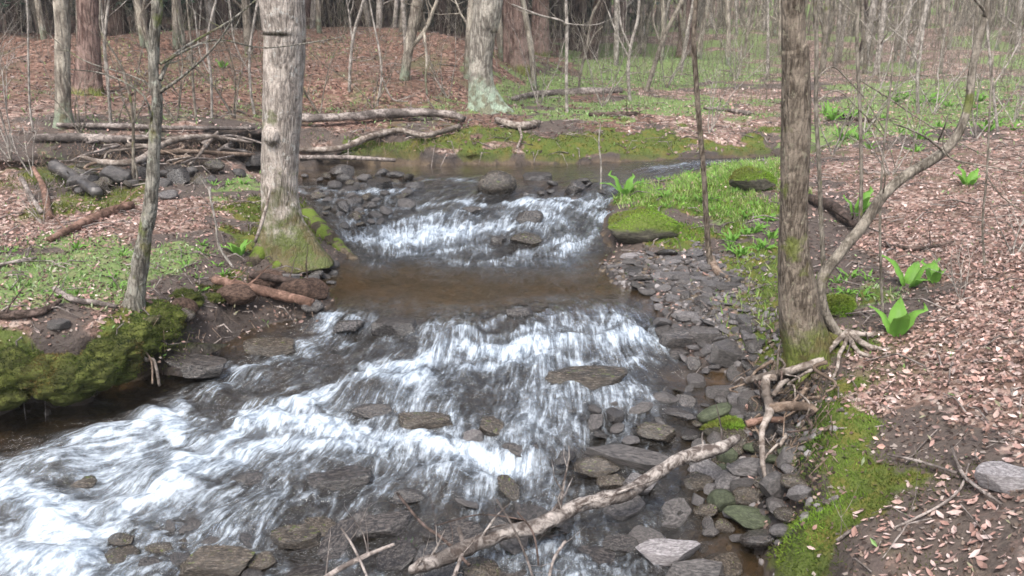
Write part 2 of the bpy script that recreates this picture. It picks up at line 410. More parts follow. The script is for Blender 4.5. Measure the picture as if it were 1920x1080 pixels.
def m_ground():
    t = NT('forest_floor'); co = t.coord('Object')
    a = t.n('Attribute', attribute_name='mask'); sp = t.n('SeparateColor'); t.l(a.outputs['Color'], sp.inputs[0])
    b = t.n('Attribute', attribute_name='mask2'); sb = t.n('SeparateColor'); t.l(b.outputs['Color'], sb.inputs[0])
    moss, leaf, herb, bed, wet, stony = sp.outputs[0], sp.outputs[1], sp.outputs[2], sb.outputs[0], sb.outputs[1], sb.outputs[2]
    nf = t.noise(co, 45, 5, .7); nm = t.noise(co, 9, 5, .6); nl = t.noise(co, 2.2, 4)
    soil = t.mix(nf, (.045, .034, .028), (.12, .095, .08)); soil = t.mix(t.mapr(nm, .4, .65, 0, .5), soil, (.075, .055, .05))
    v = t.n('TexVoronoi'); v.inputs['Scale'].default_value = 24; v.inputs['Randomness'].default_value = 1.0; t.l(co, v.inputs['Vector'])
    lr = t.n('SeparateColor'); t.l(v.outputs['Color'], lr.inputs[0])
    litter = t.ramp(lr.outputs[0], [(0.0, (.06, .038, .03)), (.35, (.17, .105, .082)), (.65, (.28, .185, .15)), (1.0, (.45, .36, .31))])
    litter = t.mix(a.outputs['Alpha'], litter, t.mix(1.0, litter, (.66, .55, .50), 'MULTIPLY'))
    litter = t.mix(t.mapr(nl, .42, .62, 0, .65), litter, (.10, .062, .045)); litter = t.mix(t.mapr(t.noise(co, 1.1, 5, .7), .55, .68, 0, .6), litter, (.10, .11, .05))
    litter = t.mix(t.mapr(nf, .5, .75, 0, .6), litter, (.06, .04, .03))
    mossc = t.mix(nf, (.03, .042, .008), (.11, .145, .025)); mossc = t.mix(t.mapr(nm, .45, .65, 0, .6), mossc, (.14, .11, .025))
    herbc = t.mix(nf, (.06, .075, .03), (.2, .29, .09)); herbc = t.mix(t.mapr(nm, .5, .65, 0, .5), herbc, (.2, .16, .1))
    v2 = t.n('TexVoronoi'); v2.inputs['Scale'].default_value = 11; t.l(co, v2.inputs['Vector']); s2 = t.n('SeparateColor'); t.l(v2.outputs['Color'], s2.inputs[0])
    bedc = t.ramp(s2.outputs[0], [(0.0, (.035, .024, .014)), (.5, (.10, .065, .035)), (1.0, (.19, .135, .08))])
    bedc = t.mix(nf, t.mix(.5, bedc, (.02, .014, .01)), bedc)
    ston = t.mix(s2.outputs[1], (.035, .031, .03), (.11, .10, .095))
    edge = lambda m, lo=.35, hi=.6: t.mapr(t.math('ADD', m, t.math('MULTIPLY', t.math('SUBTRACT', nm, .5), .7)), lo, hi)
    c = t.mix(edge(leaf), soil, litter); c = t.mix(edge(herb), c, herbc); c = t.mix(edge(stony), c, ston)
    c = t.mix(edge(moss), c, mossc); c = t.mix(bed, c, bedc); c = t.mix(t.math('MULTIPLY', wet, .72), c, (.018, .014, .012))  # last mix: damp soil at the waterline plus painted shade in the hollows
    h = t.math('ADD', t.math('MULTIPLY', nf, .6), t.math('MULTIPLY', v.outputs['Distance'], -.5))
    h = t.math('ADD', h, t.math('MULTIPLY', nm, .8))
    rg = t.math('SUBTRACT', .9, t.math('MULTIPLY', t.math('MAXIMUM', wet, bed), .45))
    return t.done(t.bsdf(c, rg, t.bump(h, .7, .03), .3))
def m_water():
    t = NT('stream_water'); a = t.n('Attribute', attribute_name='foam'); sp = t.n('SeparateColor'); t.l(a.outputs['Color'], sp.inputs[0])
    uvn = t.n('UVMap', uv_map='flow').outputs[0]; co = t.coord('Object')
    def st(sx, sy, sc_, det=4, dist=.3):
        mp = t.n('Mapping'); mp.inputs['Scale'].default_value = (sx, sy, 1); t.l(uvn, mp.inputs[0]); return t.noise(mp.outputs[0], sc_, det, .65, dist)
    s1 = st(2.0, 10, 1.6, 6, 1.6); s2 = st(5, 38, 1.6, 5, .5); s3 = t.noise(co, 34, 6, .75); s4 = t.noise(co, 11, 4, .6, .5)
    f = sp.outputs[0]; turb = sp.outputs[1]
    mod = t.math('ADD', t.math('ADD', t.math('MULTIPLY', s1, .42), t.math('MULTIPLY', s4, .16)), t.math('ADD', t.math('MULTIPLY', s2, .27), t.math('MULTIPLY', s3, .15)))
    foam = t.mapr(t.math('ADD', f, t.math('MULTIPLY', t.math('SUBTRACT', mod, .5), 2.5)), .17, 1.12)
    foam = t.math('MULTIPLY', foam, t.mapr(f, .02, .25))
    ripple = t.math('ADD', t.math('MULTIPLY', s1, .55), t.math('ADD', t.math('MULTIPLY', s2, .3), t.math('MULTIPLY', s4, .4)))
    calm = t.math('MULTIPLY', ripple, t.math('MULTIPLY_ADD', turb, 1.6, .09))
    nrm = t.bump(calm, 1.0, .06)
    fr = t.n('Fresnel'); fr.inputs[0].default_value = 1.4; t.l(nrm, fr.inputs[1])
    tr = t.n('BsdfTransparent'); calmf = t.mapr(turb, .1, .5); t.l(t.mix(calmf, (.68, .53, .34), (.60, .55, .46)), tr.inputs[0])
    gl = t.n('BsdfGlossy'); gl.inputs['Roughness'].default_value = .06; gl.inputs[0].default_value = (.95, .97, 1, 1); t.l(nrm, gl.inputs['Normal'])
    body = t.n('BsdfDiffuse'); t.l(t.mix(calmf, (.085, .058, .028), (.05, .043, .034)), body.inputs[0])
    mb = t.n('MixShader'); mb.inputs[0].default_value = .26; t.l(tr.outputs[0], mb.inputs[1]); t.l(body.outputs[0], mb.inputs[2])
    m1 = t.n('MixShader'); t.l(t.math('MULTIPLY', fr.outputs[0], 1.9, clamp=True), m1.inputs[0]); t.l(mb.outputs[0], m1.inputs[1]); t.l(gl.outputs[0], m1.inputs[2])
    fm = t.bsdf(t.mix(t.mapr(mod, .4, .6), (.20, .245, .30), (.60, .67, .74)), .45, t.bump(mod, .8, .05), .4)  # thin foam in silver-blue, a water sheen put into the colour
    m2 = t.n('MixShader'); t.l(t.math('MULTIPLY', foam, .95), m2.inputs[0]); t.l(m1.outputs[0], m2.inputs[1]); t.l(fm, m2.inputs[2])
    return t.done(m2.outputs[0])

M = dict(
    ground=m_ground(), water=m_water(),
    bark_pale=m_bark('pale_grey_bark', (.21, .175, .15), (.43, .375, .33), moss_h=.40, lichen=(.48, .46, .42), moss_patch=.01, bump=.45, crk=.45, scale=2.0, mosscol=(.042, .055, .01)),
    bark_mint=m_bark('mint_footed_bark', (.19, .165, .14), (.38, .35, .3), moss_h=.42, bump=.5, mosscol=(.19, .235, .18), scale=1.5),
    bark_brown=m_bark('grey_brown_bark', (.085, .066, .05), (.20, .165, .13), crk=.6, moss_h=.18, lichen=(.24, .22, .16), moss_patch=.03, scale=2.6, bump=.45),
    bark_far=m_bark('grey_far_bark', (.17, .14, .115), (.38, .34, .28), moss_h=.2, mosscol=(.14, .165, .12), bump=.5),
    bark_smooth=m_bark('smooth_sapling_bark', (.12, .10, .08), (.26, .23, .19), scale=2.5, bump=.3, moss_patch=.03),
    bark_mossy=m_bark('lichened_sapling_bark', (.12, .105, .085), (.28, .26, .22), scale=2.2, bump=.5, moss_patch=.07, lichen=(.3, .31, .26)),
    bark_slim=m_bark('slim_brown_bark', (.08, .06, .045), (.2, .165, .13), scale=2.5, bump=.4, moss_patch=.03),
    bark_red=m_bark('reddish_hemlock_bark', (.10, .06, .05), (.24, .17, .145), bump=.6, moss_h=.07),
    bark_dark=m_bark('dark_hemlock_bark', (.04, .028, .025), (.10, .072, .06), bump=.6),
    bark_light=m_bark('light_twig_bark', (.20, .175, .15), (.42, .38, .34), scale=3, bump=.2),
    wood=m_wood('weathered_wood', (.11, .09, .08), (.35, .30, .27)), wood_red=m_wood('red_brown_wood', (.12, .07, .05), (.28, .17, .13)),
    wood_dark=m_wood('wet_dark_wood', (.04, .028, .022), (.14, .10, .085)), wood_moss=m_wood('mossy_wood', (.05, .038, .025), (.14, .11, .08), .42),
    bark_peel=m_wood('peeling_bark', (.075, .058, .05), (.36, .32, .29)), root=m_wood('pale_root', (.13, .10, .08), (.36, .31, .27)), root_brown=m_wood('brown_root', (.13, .09, .065), (.29, .22, .17)),
    rock_wet=m_rock('wet_dark_rock', (.02, .017, .016), (.085, .072, .063), .2, 0, .9), rock_brown=m_rock('brown_stream_rock', (.03, .024, .018), (.105, .084, .064), .25, .05, .6),
    shale=m_rock('grey_shale', (.065, .059, .058), (.19, .175, .17), .45, 0, .4), shale_dark=m_rock('damp_shale', (.038, .034, .032), (.125, .112, .105), .45, 0, .5),
    shale_pale=m_rock('dry_pale_shale', (.16, .145, .145), (.36, .335, .335), .65, 0, .3), rock_moss=m_rock('mossy_rock', (.04, .035, .028), (.12, .11, .08), .7, .75, .3),
    rock_green=m_rock('algae_green_rock', (.035, .042, .022), (.10, .115, .065), .5, 0, .4),
    leaf=m_attr('dead_leaf', .75, .15), herb=m_attr('green_leaf', .5, .35), moss=m_attr('moss_fibre', .8, .3), needles=m_attr('needles', .7, .1))

# ------------------------------------------------------------------ the ground
bandX = lambda pts, s=.12, amp=.42: mask_poly(GX, GY, pts, s, amp)
near = GY < 14.0
m_leaf = np.maximum.reduce([
    bandX([(1600, 420), (1470, 330), (1600, 300), (1800, 280), (2300, 260), (2500, 700), (1960, 860), (1700, 790), (1590, 760), (1640, 640), (1760, 560), (1620, 500)]) ,
    .8 * bandX([(60, 470), (-200, 500), (-200, 330), (130, 380), (300, 370), (480, 380), (430, 440), (250, 460)]),
    bandX([(1640, 980), (1960, 930), (2400, 900), (2400, 1200), (1560, 1200)]) * .45,
    bandX([(1180, 250), (1440, 232), (1560, 235), (1560, 190), (1300, 190), (1180, 215)]) * .7,
    bandX([(-900, 262), (560, 240), (850, 218), (1000, 190), (1050, 140), (1000, 100), (850, 58), (-900, 58)]) * 1.0,
    bandX([(1290, 330), (1470, 310), (1470, 400), (1330, 400)]) * .7, sstep(15, 19, GY) * .7])
m_moss = np.maximum.reduce([
    bandX([(-250, 800), (-200, 600), (80, 604), (190, 612), (240, 585), (330, 560), (345, 640), (285, 720), (150, 765)], .10, .22), .8 * bandX([(330, 600), (340, 545), (430, 500), (450, 530), (400, 600)], .08),
    bandX([(660, 303), (660, 268), (760, 258), (900, 240), (1000, 250), (1150, 240), (1300, 250), (1450, 240), (1460, 290), (1150, 300)]),
    bandX([(1126, 455), (1130, 395), (1200, 385), (1300, 410), (1290, 470), (1180, 475)]),
    bandX([(1410, 680), (1400, 560), (1380, 500), (1340, 480), (1350, 420), (1440, 390), (1450, 560), (1480, 690)]),
    bandX([(1500, 820), (1550, 740), (1590, 800), (1590, 870), (1720, 885), (1680, 945), (1560, 1005), (1430, 1090), (1400, 1060), (1480, 960), (1520, 900)]),
    bandX([(430, 500), (440, 430), (520, 360), (600, 400), (660, 480), (560, 510)]) * .8,
    bandX([(1180, 410), (1230, 360), (1330, 340), (1440, 330), (1440, 400), (1330, 430), (1250, 420)]) * .75,
    bandX([(1540, 640), (1530, 560), (1580, 540), (1620, 580), (1610, 640)]) * .8,
    bandX([(1380, 1120), (1400, 1065), (1560, 1060), (1580, 1120)]),
    .55 * bandX([(50, 330), (200, 330), (200, 400), (100, 400)])])
m_herb = np.maximum.reduce([
    bandX([(-200, 590), (-200, 480), (200, 455), (420, 470), (440, 520), (330, 570), (200, 585)]) * .62,
    bandX([(1080, 180), (1080, 100), (1440, 92), (1440, 150), (1250, 165)]) * .95,
    bandX([(1160, 380), (1170, 350), (1300, 320), (1440, 305), (1450, 330), (1300, 345), (1290, 400), (1440, 380), (1440, 420), (1250, 420)]) * .95,
    bandX([(1400, 270), (1550, 240), (1560, 160), (1960, 140), (1960, 215), (1700, 260), (1550, 280)]) * .75,
    bandX([(1550, 520), (1620, 500), (1660, 560), (1600, 610), (1560, 580)]) * .9, bandX([(940, 200), (1180, 180), (1440, 185), (1440, 215), (1000, 225)]) * .7,
    bandX([(380, 360), (400, 325), (480, 330), (490, 370)]) * .9, bandX([(100, 262), (300, 200), (560, 205), (850, 190), (860, 215), (560, 232), (300, 250)]) * .4, bandX([(850, 200), (960, 130), (1060, 110), (1100, 200), (960, 215)]) * .6, (sstep(.05, .3, fbm(xyz(GX, GY, .8, 21), 4)) * (GX < 1.5) * (GY > 11) * (GY < 18)) * .36, bandX([(20, 300), (80, 280), (100, 330), (30, 330)]) * .5])
inb = GIN & (GY < 13)
m_herb = np.maximum(m_herb, (GX > 1.2) * sstep(17, 21, GY) * sstep(-.35, .2, fbm(xyz(GX, GY, .7, 3), 4)) * .72)
m_leaf = m_leaf * np.where((GX > 1.2) & (GY > 15), .9, 1) * np.where((GX < 1.5) & (GY > 11), .8, 1)
m_leaf = np.maximum(m_leaf, .62 * sstep(-.5, .2, fbm(xyz(GX, GY, 1.6, 41), 4)) * sstep(8.2, 9.5, GY) * (~GIN))
m_leaf = np.maximum(m_leaf, .75 * bandX([(-200, 690), (-200, 585), (200, 575), (320, 540), (430, 520), (450, 560), (330, 600), (240, 640), (190, 670)]))
# eroded dark faces: slope based
def grad(Q):
    qa = np.gradient(Q, axis=1) / (aa[1] - aa[0]); qb = np.gradient(Q, axis=0) / (bb[1] - bb[0])
    return qa / (GY + 1.5), (qb - GA * qa) / (GY + 1.5)
gzX, gzY = grad(GZ)
slope = np.hypot(gzX, gzY)
m_bed = np.clip(inb * 1.0, 0, 1); m_wet_shade = np.where(GY < 13, sstep(.14, .02, np.where(inb, 0, GD)), 0) * (1 - m_moss * .5)
m_wet_shade = np.maximum(m_wet_shade * (~inb), sstep(.8, 1.6, slope) * (GY < 12.5) * (1 - .75 * m_moss) * .7)
m_wet_shade = np.maximum(m_wet_shade, mask_poly(GX, GY, [(100, 375), (100, 268), (300, 262), (490, 256), (560, 250), (560, 310), (430, 325), (330, 350)], .08) * .8 * (~inb)); m_wet_shade = np.maximum(m_wet_shade, mask_poly(GX, GY, [(180, 800), (180, 690), (250, 640), (330, 600), (420, 560), (620, 560), (620, 640), (400, 720)], .08) * .9 * (~inb)); m_leaf = m_leaf * (1 - .6 * m_wet_shade)  # both patches paint shade into the eroded bank and the left undercut
m_ston = np.maximum(bandX([(1120, 500), (1180, 475), (1300, 470), (1400, 520), (1420, 640), (1440, 700), (1380, 705), (1240, 640), (1220, 560)]),
                    bandX([(1380, 700), (1450, 730), (1480, 800), (1470, 960), (1400, 1050), (1330, 1000), (1300, 850), (1360, 800)]))
GZ = GZ + (near * m_moss) * (np.abs(fbm(xyz(GX, GY, 5.0, 2), 3)) * .11 - .02) * (~inb) + (GY < 20) * fbm(xyz(GX, GY, 22, 4), 2) * .006
k1 = lambda m: np.clip(m, 0, 1).ravel()
mask = np.stack([k1(m_moss * (~inb)), k1(m_leaf * np.where(GY < 9, .85, 1)), k1(m_herb * (1 - m_moss)), k1((GX < 2.0) * sstep(10.3, 11.5, GY))], -1); mask2 = np.stack([k1(m_bed), k1(m_wet_shade), k1(m_ston)], -1)
idx = np.arange(NA * NB).reshape(NB, NA)
F = np.stack([idx[:-1, :-1].ravel(), idx[:-1, 1:].ravel(), idx[1:, 1:].ravel(), idx[1:, :-1].ravel()], 1)
# undercut banks: the foot of the face is pushed back under its lip
ddx, ddy = grad(GD); dn = np.hypot(ddx, ddy) + 1e-6
und = np.maximum.reduce([bandX([(120, 600), (330, 560), (345, 640), (320, 780), (150, 850)], .08), 1.2 * bandX([(180, 640), (260, 610), (350, 590), (430, 600), (400, 720), (280, 790), (180, 790)], .08), .35 * bandX([(-300, 600), (200, 600), (200, 800), (-300, 950)], .08), .8 * bandX([(330, 560), (440, 520), (620, 530), (640, 620), (400, 720)], .08),
    .6 * bandX([(1430, 640), (1580, 690), (1560, 1000), (1440, 1080), (1400, 900), (1420, 720)], .08), 1.0 * bandX([(540, 318), (540, 232), (860, 240), (860, 308)], .08)])
hr = GZ - GW
cave = sum(np.exp(-((GX - c_[0]) ** 2 + (GY - c_[1]) ** 2) / r_ ** 2) for c_, r_ in ((hit(235, 735), .16), (hit(300, 665), .20), (hit(60, 770), .12)))
kk = np.where(GIN, sstep(.40, .0, GD), sstep(.36, .20, hr)) * und * (.12 + .16 * fbm(xyz(GX, GY, 2.2, 12), 2) + .34 * np.minimum(cave, 1))
sg = np.where(GIN, -1.0, 1.0)
UX, UY = GX + ddx / dn * sg * kk, GY + ddy / dn * sg * kk
ero = bandX([(-400, 400), (-400, 246), (490, 246), (490, 330), (430, 350), (200, 385)], .05, .1) * (~GIN)
h2 = (GZ - .63) / .40; UY = UY + ero * sstep(-.05, .12, h2) * (1 - sstep(.45, .8, h2)) * (.42 + .25 * fbm(xyz(GX, GY, 1.8, 31), 3))
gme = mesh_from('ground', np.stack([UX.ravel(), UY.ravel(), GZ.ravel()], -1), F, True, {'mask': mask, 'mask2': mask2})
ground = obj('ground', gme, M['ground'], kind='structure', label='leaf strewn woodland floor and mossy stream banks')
def gmask(m, X, Y): return samp(m.astype(float), X, Y)

# ------------------------------------------------------------------ the water
na2, nb2 = 820, 760
a2 = np.linspace(-.78, .62, na2); b2 = np.linspace(math.log(2.6), math.log(13.6), nb2)
WA, WB = np.meshgrid(a2, b2); WY = np.exp(WB) - 1.5; WX = WA * (WY + 1.5)
wz = samp(gw, WX, WY); S = samp(gs, WX, WY); T = samp(gt, WX, WY)
def wpt(u, v):
    h = hit(u, v); return h
foam = np.zeros_like(WX); Wx, Wy = WX + noise(xyz(WX, WY, 5, 2)) * .07, WY + noise(xyz(WX, WY, 5, 6)) * .07
STROKES = [([(640, 450), (740, 478), (820, 475), (900, 468)], .13, .5), ([(720, 400), (820, 385), (900, 380)], .10, .45), ([(1000, 400), (1080, 388)], .08, .5), ([(690, 450), (800, 440), (880, 428), (955, 418)], .20, 1.15), ([(1130, 375), (1090, 395), (1130, 410)], .12, .9), ([(860, 385), (960, 378), (1100, 380)], .09, .7), ([(1060, 420), (1110, 440), (1060, 480)], .10, .6), ([(600, 350), (680, 365), (760, 360)], .13, .45),  # polyline px, half width in m, strength
    ([(620, 600), (650, 640)], .07, .8), ([(690, 590), (800, 620), (870, 655)], .10, .45), ([(600, 655), (520, 670), (450, 700), (410, 740)], .10, .72),
    ([(1180, 640), (1050, 650), (900, 668), (780, 690), (680, 720), (590, 760)], .14, 1.0), ([(1150, 610), (1000, 615), (880, 640)], .12, .72), ([(1190, 680), (1050, 670), (880, 700), (700, 735)], .08, .8),
    ([(890, 600), (960, 590), (1000, 585)], .05, .7), ([(1030, 600), (1120, 600), (1190, 625)], .08, .5),
    ([(420, 735), (360, 760), (300, 800)], .10, .75), ([(450, 790), (560, 800), (700, 830), (850, 850), (970, 870)], .10, 1.0), ([(590, 760), (520, 790), (450, 800)], .13, .8),
    ([(440, 810), (380, 860), (330, 920), (250, 960), (170, 1000)], .11, .8), ([(700, 850), (600, 850), (480, 850), (400, 880)], .11, .8), ([(880, 860), (920, 900), (900, 950)], .12, .6), ([(960, 880), (1030, 860), (1070, 890)], .10, .45),
    ([(290, 800), (270, 840), (210, 860), (140, 870)], .08, .55), ([(0, 930), (60, 960), (130, 1000), (150, 1060)], .16, .85), ([(0, 1020), (60, 1080), (120, 1130)], .18, .7), ([(20, 900), (60, 930)], .08, .6), ([(260, 820), (300, 790), (330, 830)], .05, .95),
    ([(760, 780), (830, 800), (860, 830)], .06, .5), ([(640, 740), (700, 770), (780, 790)], .08, .35), ([(350, 960), (450, 930), (560, 900), (640, 880)], .08, .45),
    ([(720, 460), (800, 450), (880, 438), (945, 428)], .14, 1.1), ([(740, 425), (850, 405), (940, 395)], .16, .62), ([(690, 400), (660, 430), (690, 470)], .10, .45), ([(970, 385), (1090, 395), (1130, 385), (1150, 370)], .12, .75),
    ([(1120, 420), (1080, 450), (960, 490)], .13, .55), ([(1000, 395), (1090, 430)], .13, .5), ([(800, 338), (870, 340)], .10, .55), ([(1100, 350), (1150, 355)], .10, .35), ([(640, 345), (700, 335)], .1, .25), ([(1240, 318), (1320, 305), (1380, 300)], .12, .4), ([(840, 490), (950, 500), (1060, 490)], .14, .35),
    ([(1180, 720), (1240, 740), (1310, 790)], .07, .25), ([(700, 500), (650, 480)], .1, .3), ([(1000, 700), (1180, 690)], .06, .55)]
for pts, wd, st in STROKES:
    P = [wpt(u, v) for u, v in pts]; d = segdist(Wx, Wy, P); foam = np.maximum(foam, np.maximum(st * .92 * np.exp(-(d / wd) ** 2 * .9), st * .50 * np.exp(-(d / (wd * 2.6)) ** 2)))
halo_sheen = (S > 6.75) * (.36 + .2 * fbm(np.stack([S * 1.2, T * 7, np.full_like(S, 2.)], -1), 3)) * sstep(.97, .85, T) * sstep(.02, .1, T) + .2 * (S < 5.1) * (S > 3.4)  # thin foam that also paints the silvery sheen over the rapids
foam = np.maximum(foam, halo_sheen)
fl = np.stack([S * 1.8, T * 9, np.zeros_like(S)], -1); fl2 = np.stack([S * 5, T * 30, np.ones_like(S)], -1)
st1 = fbm(fl, 4); st2 = fbm(fl2, 3)
turb = np.clip(foam * 1.2, 0, 1)
for _ in range(30):
    p = np.pad(turb, 1, mode='edge'); turb = (p[:-2, 1:-1] + p[2:, 1:-1] + p[1:-1, :-2] + p[1:-1, 2:] + turb) / 5
turb = np.clip(turb * 1.5 + .22 * sstep(6.7, 6.9, S) + .12 * sstep(5.3, 4.9, S), 0, 1)
for (u, v, am, r) in [(290, 800, .10, .16), (820, 640, .05, .2), (110, 880, .08, .25), (980, 595, .05, .12), (640, 610, .03, .1), (930, 850, -.04, .2), (700, 720, .04, .3), (400, 745, .06, .15), (840, 425, -.05, .2), (560, 790, .03, .2), (60, 960, .05, .2), (520, 700, .05, .18), (600, 860, .05, .2), (760, 700, -.04, .12), (1080, 640, .04, .12), (700, 650, .04, .1), (330, 900, .05, .2), (200, 900, -.05, .16), (500, 960, .04, .2), (850, 900, .03, .15)]:
    h = wpt(u, v); d2 = (WX - h[0]) ** 2 + (WY - h[1]) ** 2; wz = wz + am * np.exp(-d2 / (r * r))
rip = np.abs(fbm(np.stack([S * 3.2, T * 12, np.full_like(S, 4.)], -1), 3))
wz = wz + turb * (st1 * .05 + st2 * .016 + (rip - .25) * .08) + fbm(xyz(WX, WY, 28, 1), 2) * .004 * turb + foam * .02 * (1 + st2)
foamv = np.clip(foam * (.9 + .7 * st1 + .35 * st2), 0, 1.1)
gz = G(WX, WY); keep = (inpoly(WX, WY, poly) | (segdist(WX, WY, poly, True) < .3)) & (gz - wz < .45)
idx = np.arange(na2 * nb2).reshape(nb2, na2)
kq = keep[:-1, :-1] & keep[1:, :-1] & keep[:-1, 1:] & keep[1:, 1:]
F = np.stack([idx[:-1, :-1][kq], idx[:-1, 1:][kq], idx[1:, 1:][kq], idx[1:, :-1][kq]], 1)
used = np.unique(F); remap = np.full(na2 * nb2, -1); remap[used] = np.arange(len(used)); F = remap[F]
Vw = np.stack([WX.ravel(), WY.ravel(), wz.ravel()], -1)[used]
wme = mesh_from('stream', Vw, F, True, {'foam': np.stack([foamv.ravel(), turb.ravel(), 0 * S.ravel()], -1)[used]})
uvl = wme.uv_layers.new(name='flow'); li = F.ravel(); UV = np.stack([S.ravel(), (T * 2.5).ravel()], -1)[used].astype(np.float32)
uvl.data.foreach_set('uv', UV[li].ravel())
water = obj('stream_water', wme, M['water'], kind='structure', label='clear brown stream breaking into white riffles')

# ------------------------------------------------------------------ scattering small leaves and fibres
def normals(X, Y):
    e = .03; gx = (G(X + e, Y) - G(X - e, Y)) / (2 * e); gy = (G(X, Y + e) - G(X, Y - e)) / (2 * e)
    n = np.stack([-gx, -gy, np.ones_like(X)], -1); return n / np.linalg.norm(n, axis=1)[:, None]
CELL = np.zeros_like(GX); CELL[:-1, :-1] = np.abs((GX[:-1, 1:] - GX[:-1, :-1]) * (GY[1:, :-1] - GY[:-1, :-1]))
def sample(dens, n=None):
    dens = dens * CELL; tot = dens.sum(); n = n or int(tot); p = (dens / tot).ravel()
    k = rng.choice(len(p), n, p=p); i, j = k // NA, k % NA; i = np.minimum(i, NB - 2); j = np.minimum(j, NA - 2)
    a = aa[j] + rng.random(n) * (aa[1] - aa[0]); b = bb[i] + rng.random(n) * (bb[1] - bb[0])
    Y = np.exp(b) - 1.5; return a * (Y + 1.5), Y
def scatter(tv, tf, X, Y, size, cols, tilt=.4, lift=.004, align=True, zs=None, wid=None):
    n = len(X); N = normals(X, Y) if align else np.tile([0, 0, 1.0], (n, 1))
    N = N + rng.normal(0, tilt, (n, 3)); N /= np.linalg.norm(N, axis=1)[:, None]
    th = rng.random(n) * 6.283; t = np.stack([np.cos(th), np.sin(th), np.zeros(n)], -1)
    t -= N * (t * N).sum(1)[:, None]; t /= np.linalg.norm(t, axis=1)[:, None]; b = np.cross(N, t)
    Z = (G(X, Y) if zs is None else zs) + lift
    V = tv[None] * size[:, None, None]
    if wid is not None: V = V * np.stack([np.ones(n), wid, np.ones(n)], -1)[:, None]
    P = V[..., 0:1] * t[:, None] + V[..., 1:2] * b[:, None] + V[..., 2:3] * N[:, None] + np.stack([X, Y, Z], -1)[:, None]
    k = len(tv); Fs = (tf[None] + (np.arange(n) * k)[:, None, None]).reshape(-1, tf.shape[1])
    return P.reshape(-1, 3), Fs, np.repeat(cols, k, axis=0)
LP_ = None
def pal(cols, n, jit=.2):
    c = np.array(cols)[rng.integers(0, len(cols), n)]; return np.clip(c * (1 + rng.normal(0, jit, (n, 1))), 0, 1)
LEAFV = np.array([[-1, 0, .15], [-.35, .42, .12], [.35, .36, .05], [1, 0, .25], [.35, -.36, .14], [-.35, -.42, .16], [0, 0, -.08]], float) * .5
LEAFF = np.array([[0, 6, 1], [1, 6, 2], [2, 6, 3], [3, 6, 4], [4, 6, 5], [5, 6, 0]])
LP = [(.44, .34, .30), (.24, .16, .135), (.29, .175, .14), (.36, .235, .195), (.20, .12, .095), (.40, .29, .25), (.25, .145, .115), (.31, .19, .15), (.16, .105, .085), (.20, .13, .105), (.27, .17, .14), (.34, .24, .2)]
dl = m_leaf * (1 - m_moss * .8) * (~inb) * (GY > 1.2)
dens = dl * np.clip(2100 * sstep(10, 3.5, GY) + 150 * sstep(22, 10, GY), 0, 2100)
dens += (1 - dl) * (~inb) * (GY < 14) * (GY > 1.2) * np.where(GX > 1, 130, 80) * (1 - .6 * m_moss)
X, Y = sample(dens); n = len(X); sz = (.016 + .030 * rng.random(n) ** 1.4) * np.where(Y > 10, 1.6, 1)
# the 300 nearest as single leaves, the rest as one litter
orr = np.argsort(np.hypot(X, Y) + (np.abs(X / np.maximum(Y, .1)) > .66) * 50 + (Y < 2.5) * 50); nearest, rest = orr[:280], orr[280:]
LP = [(min(1, a * 1.12), b * 1.15, c * 1.2) for a, b, c in LP]
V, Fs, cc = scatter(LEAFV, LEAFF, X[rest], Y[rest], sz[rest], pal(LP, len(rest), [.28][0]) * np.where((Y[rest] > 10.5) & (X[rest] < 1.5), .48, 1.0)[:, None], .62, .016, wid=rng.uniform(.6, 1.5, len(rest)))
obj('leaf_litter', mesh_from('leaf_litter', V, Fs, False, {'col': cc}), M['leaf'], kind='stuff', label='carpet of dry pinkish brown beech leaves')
LM = []
for k in range(7):
    v = LEAFV.copy(); v[:, 1] *= random.uniform(.7, 1.3); v[:, 2] += random.uniform(-.1, .25) * v[:, 0] ** 2 + random.uniform(0, .5) * v[:, 1] ** 2
    LM.append(mesh_from('dead_leaf', v, LEAFF, False, {'col': np.tile(np.array(LP[k]), (7, 1))})); LM[-1].materials.append(M['leaf'])
Nn = normals(X[nearest], Y[nearest])
for q, k in enumerate(nearest):
    o = obj('leaf', LM[q % 7], None, ground, (X[k], Y[k], float(G(X[k], Y[k])) + .012))
    nv = Vector(Nn[q]) + Vector(np.random.normal(0, .3, 3)); o.rotation_mode = 'QUATERNION'
    from mathutils import Quaternion
    o.rotation_quaternion = nv.to_track_quat('Z', 'Y') @ Quaternion((0, 0, 1), random.uniform(0, 6.28)); s_ = float(sz[k]) * random.choice((.8, 1, 1.3)); o.scale = (s_, s_, s_)

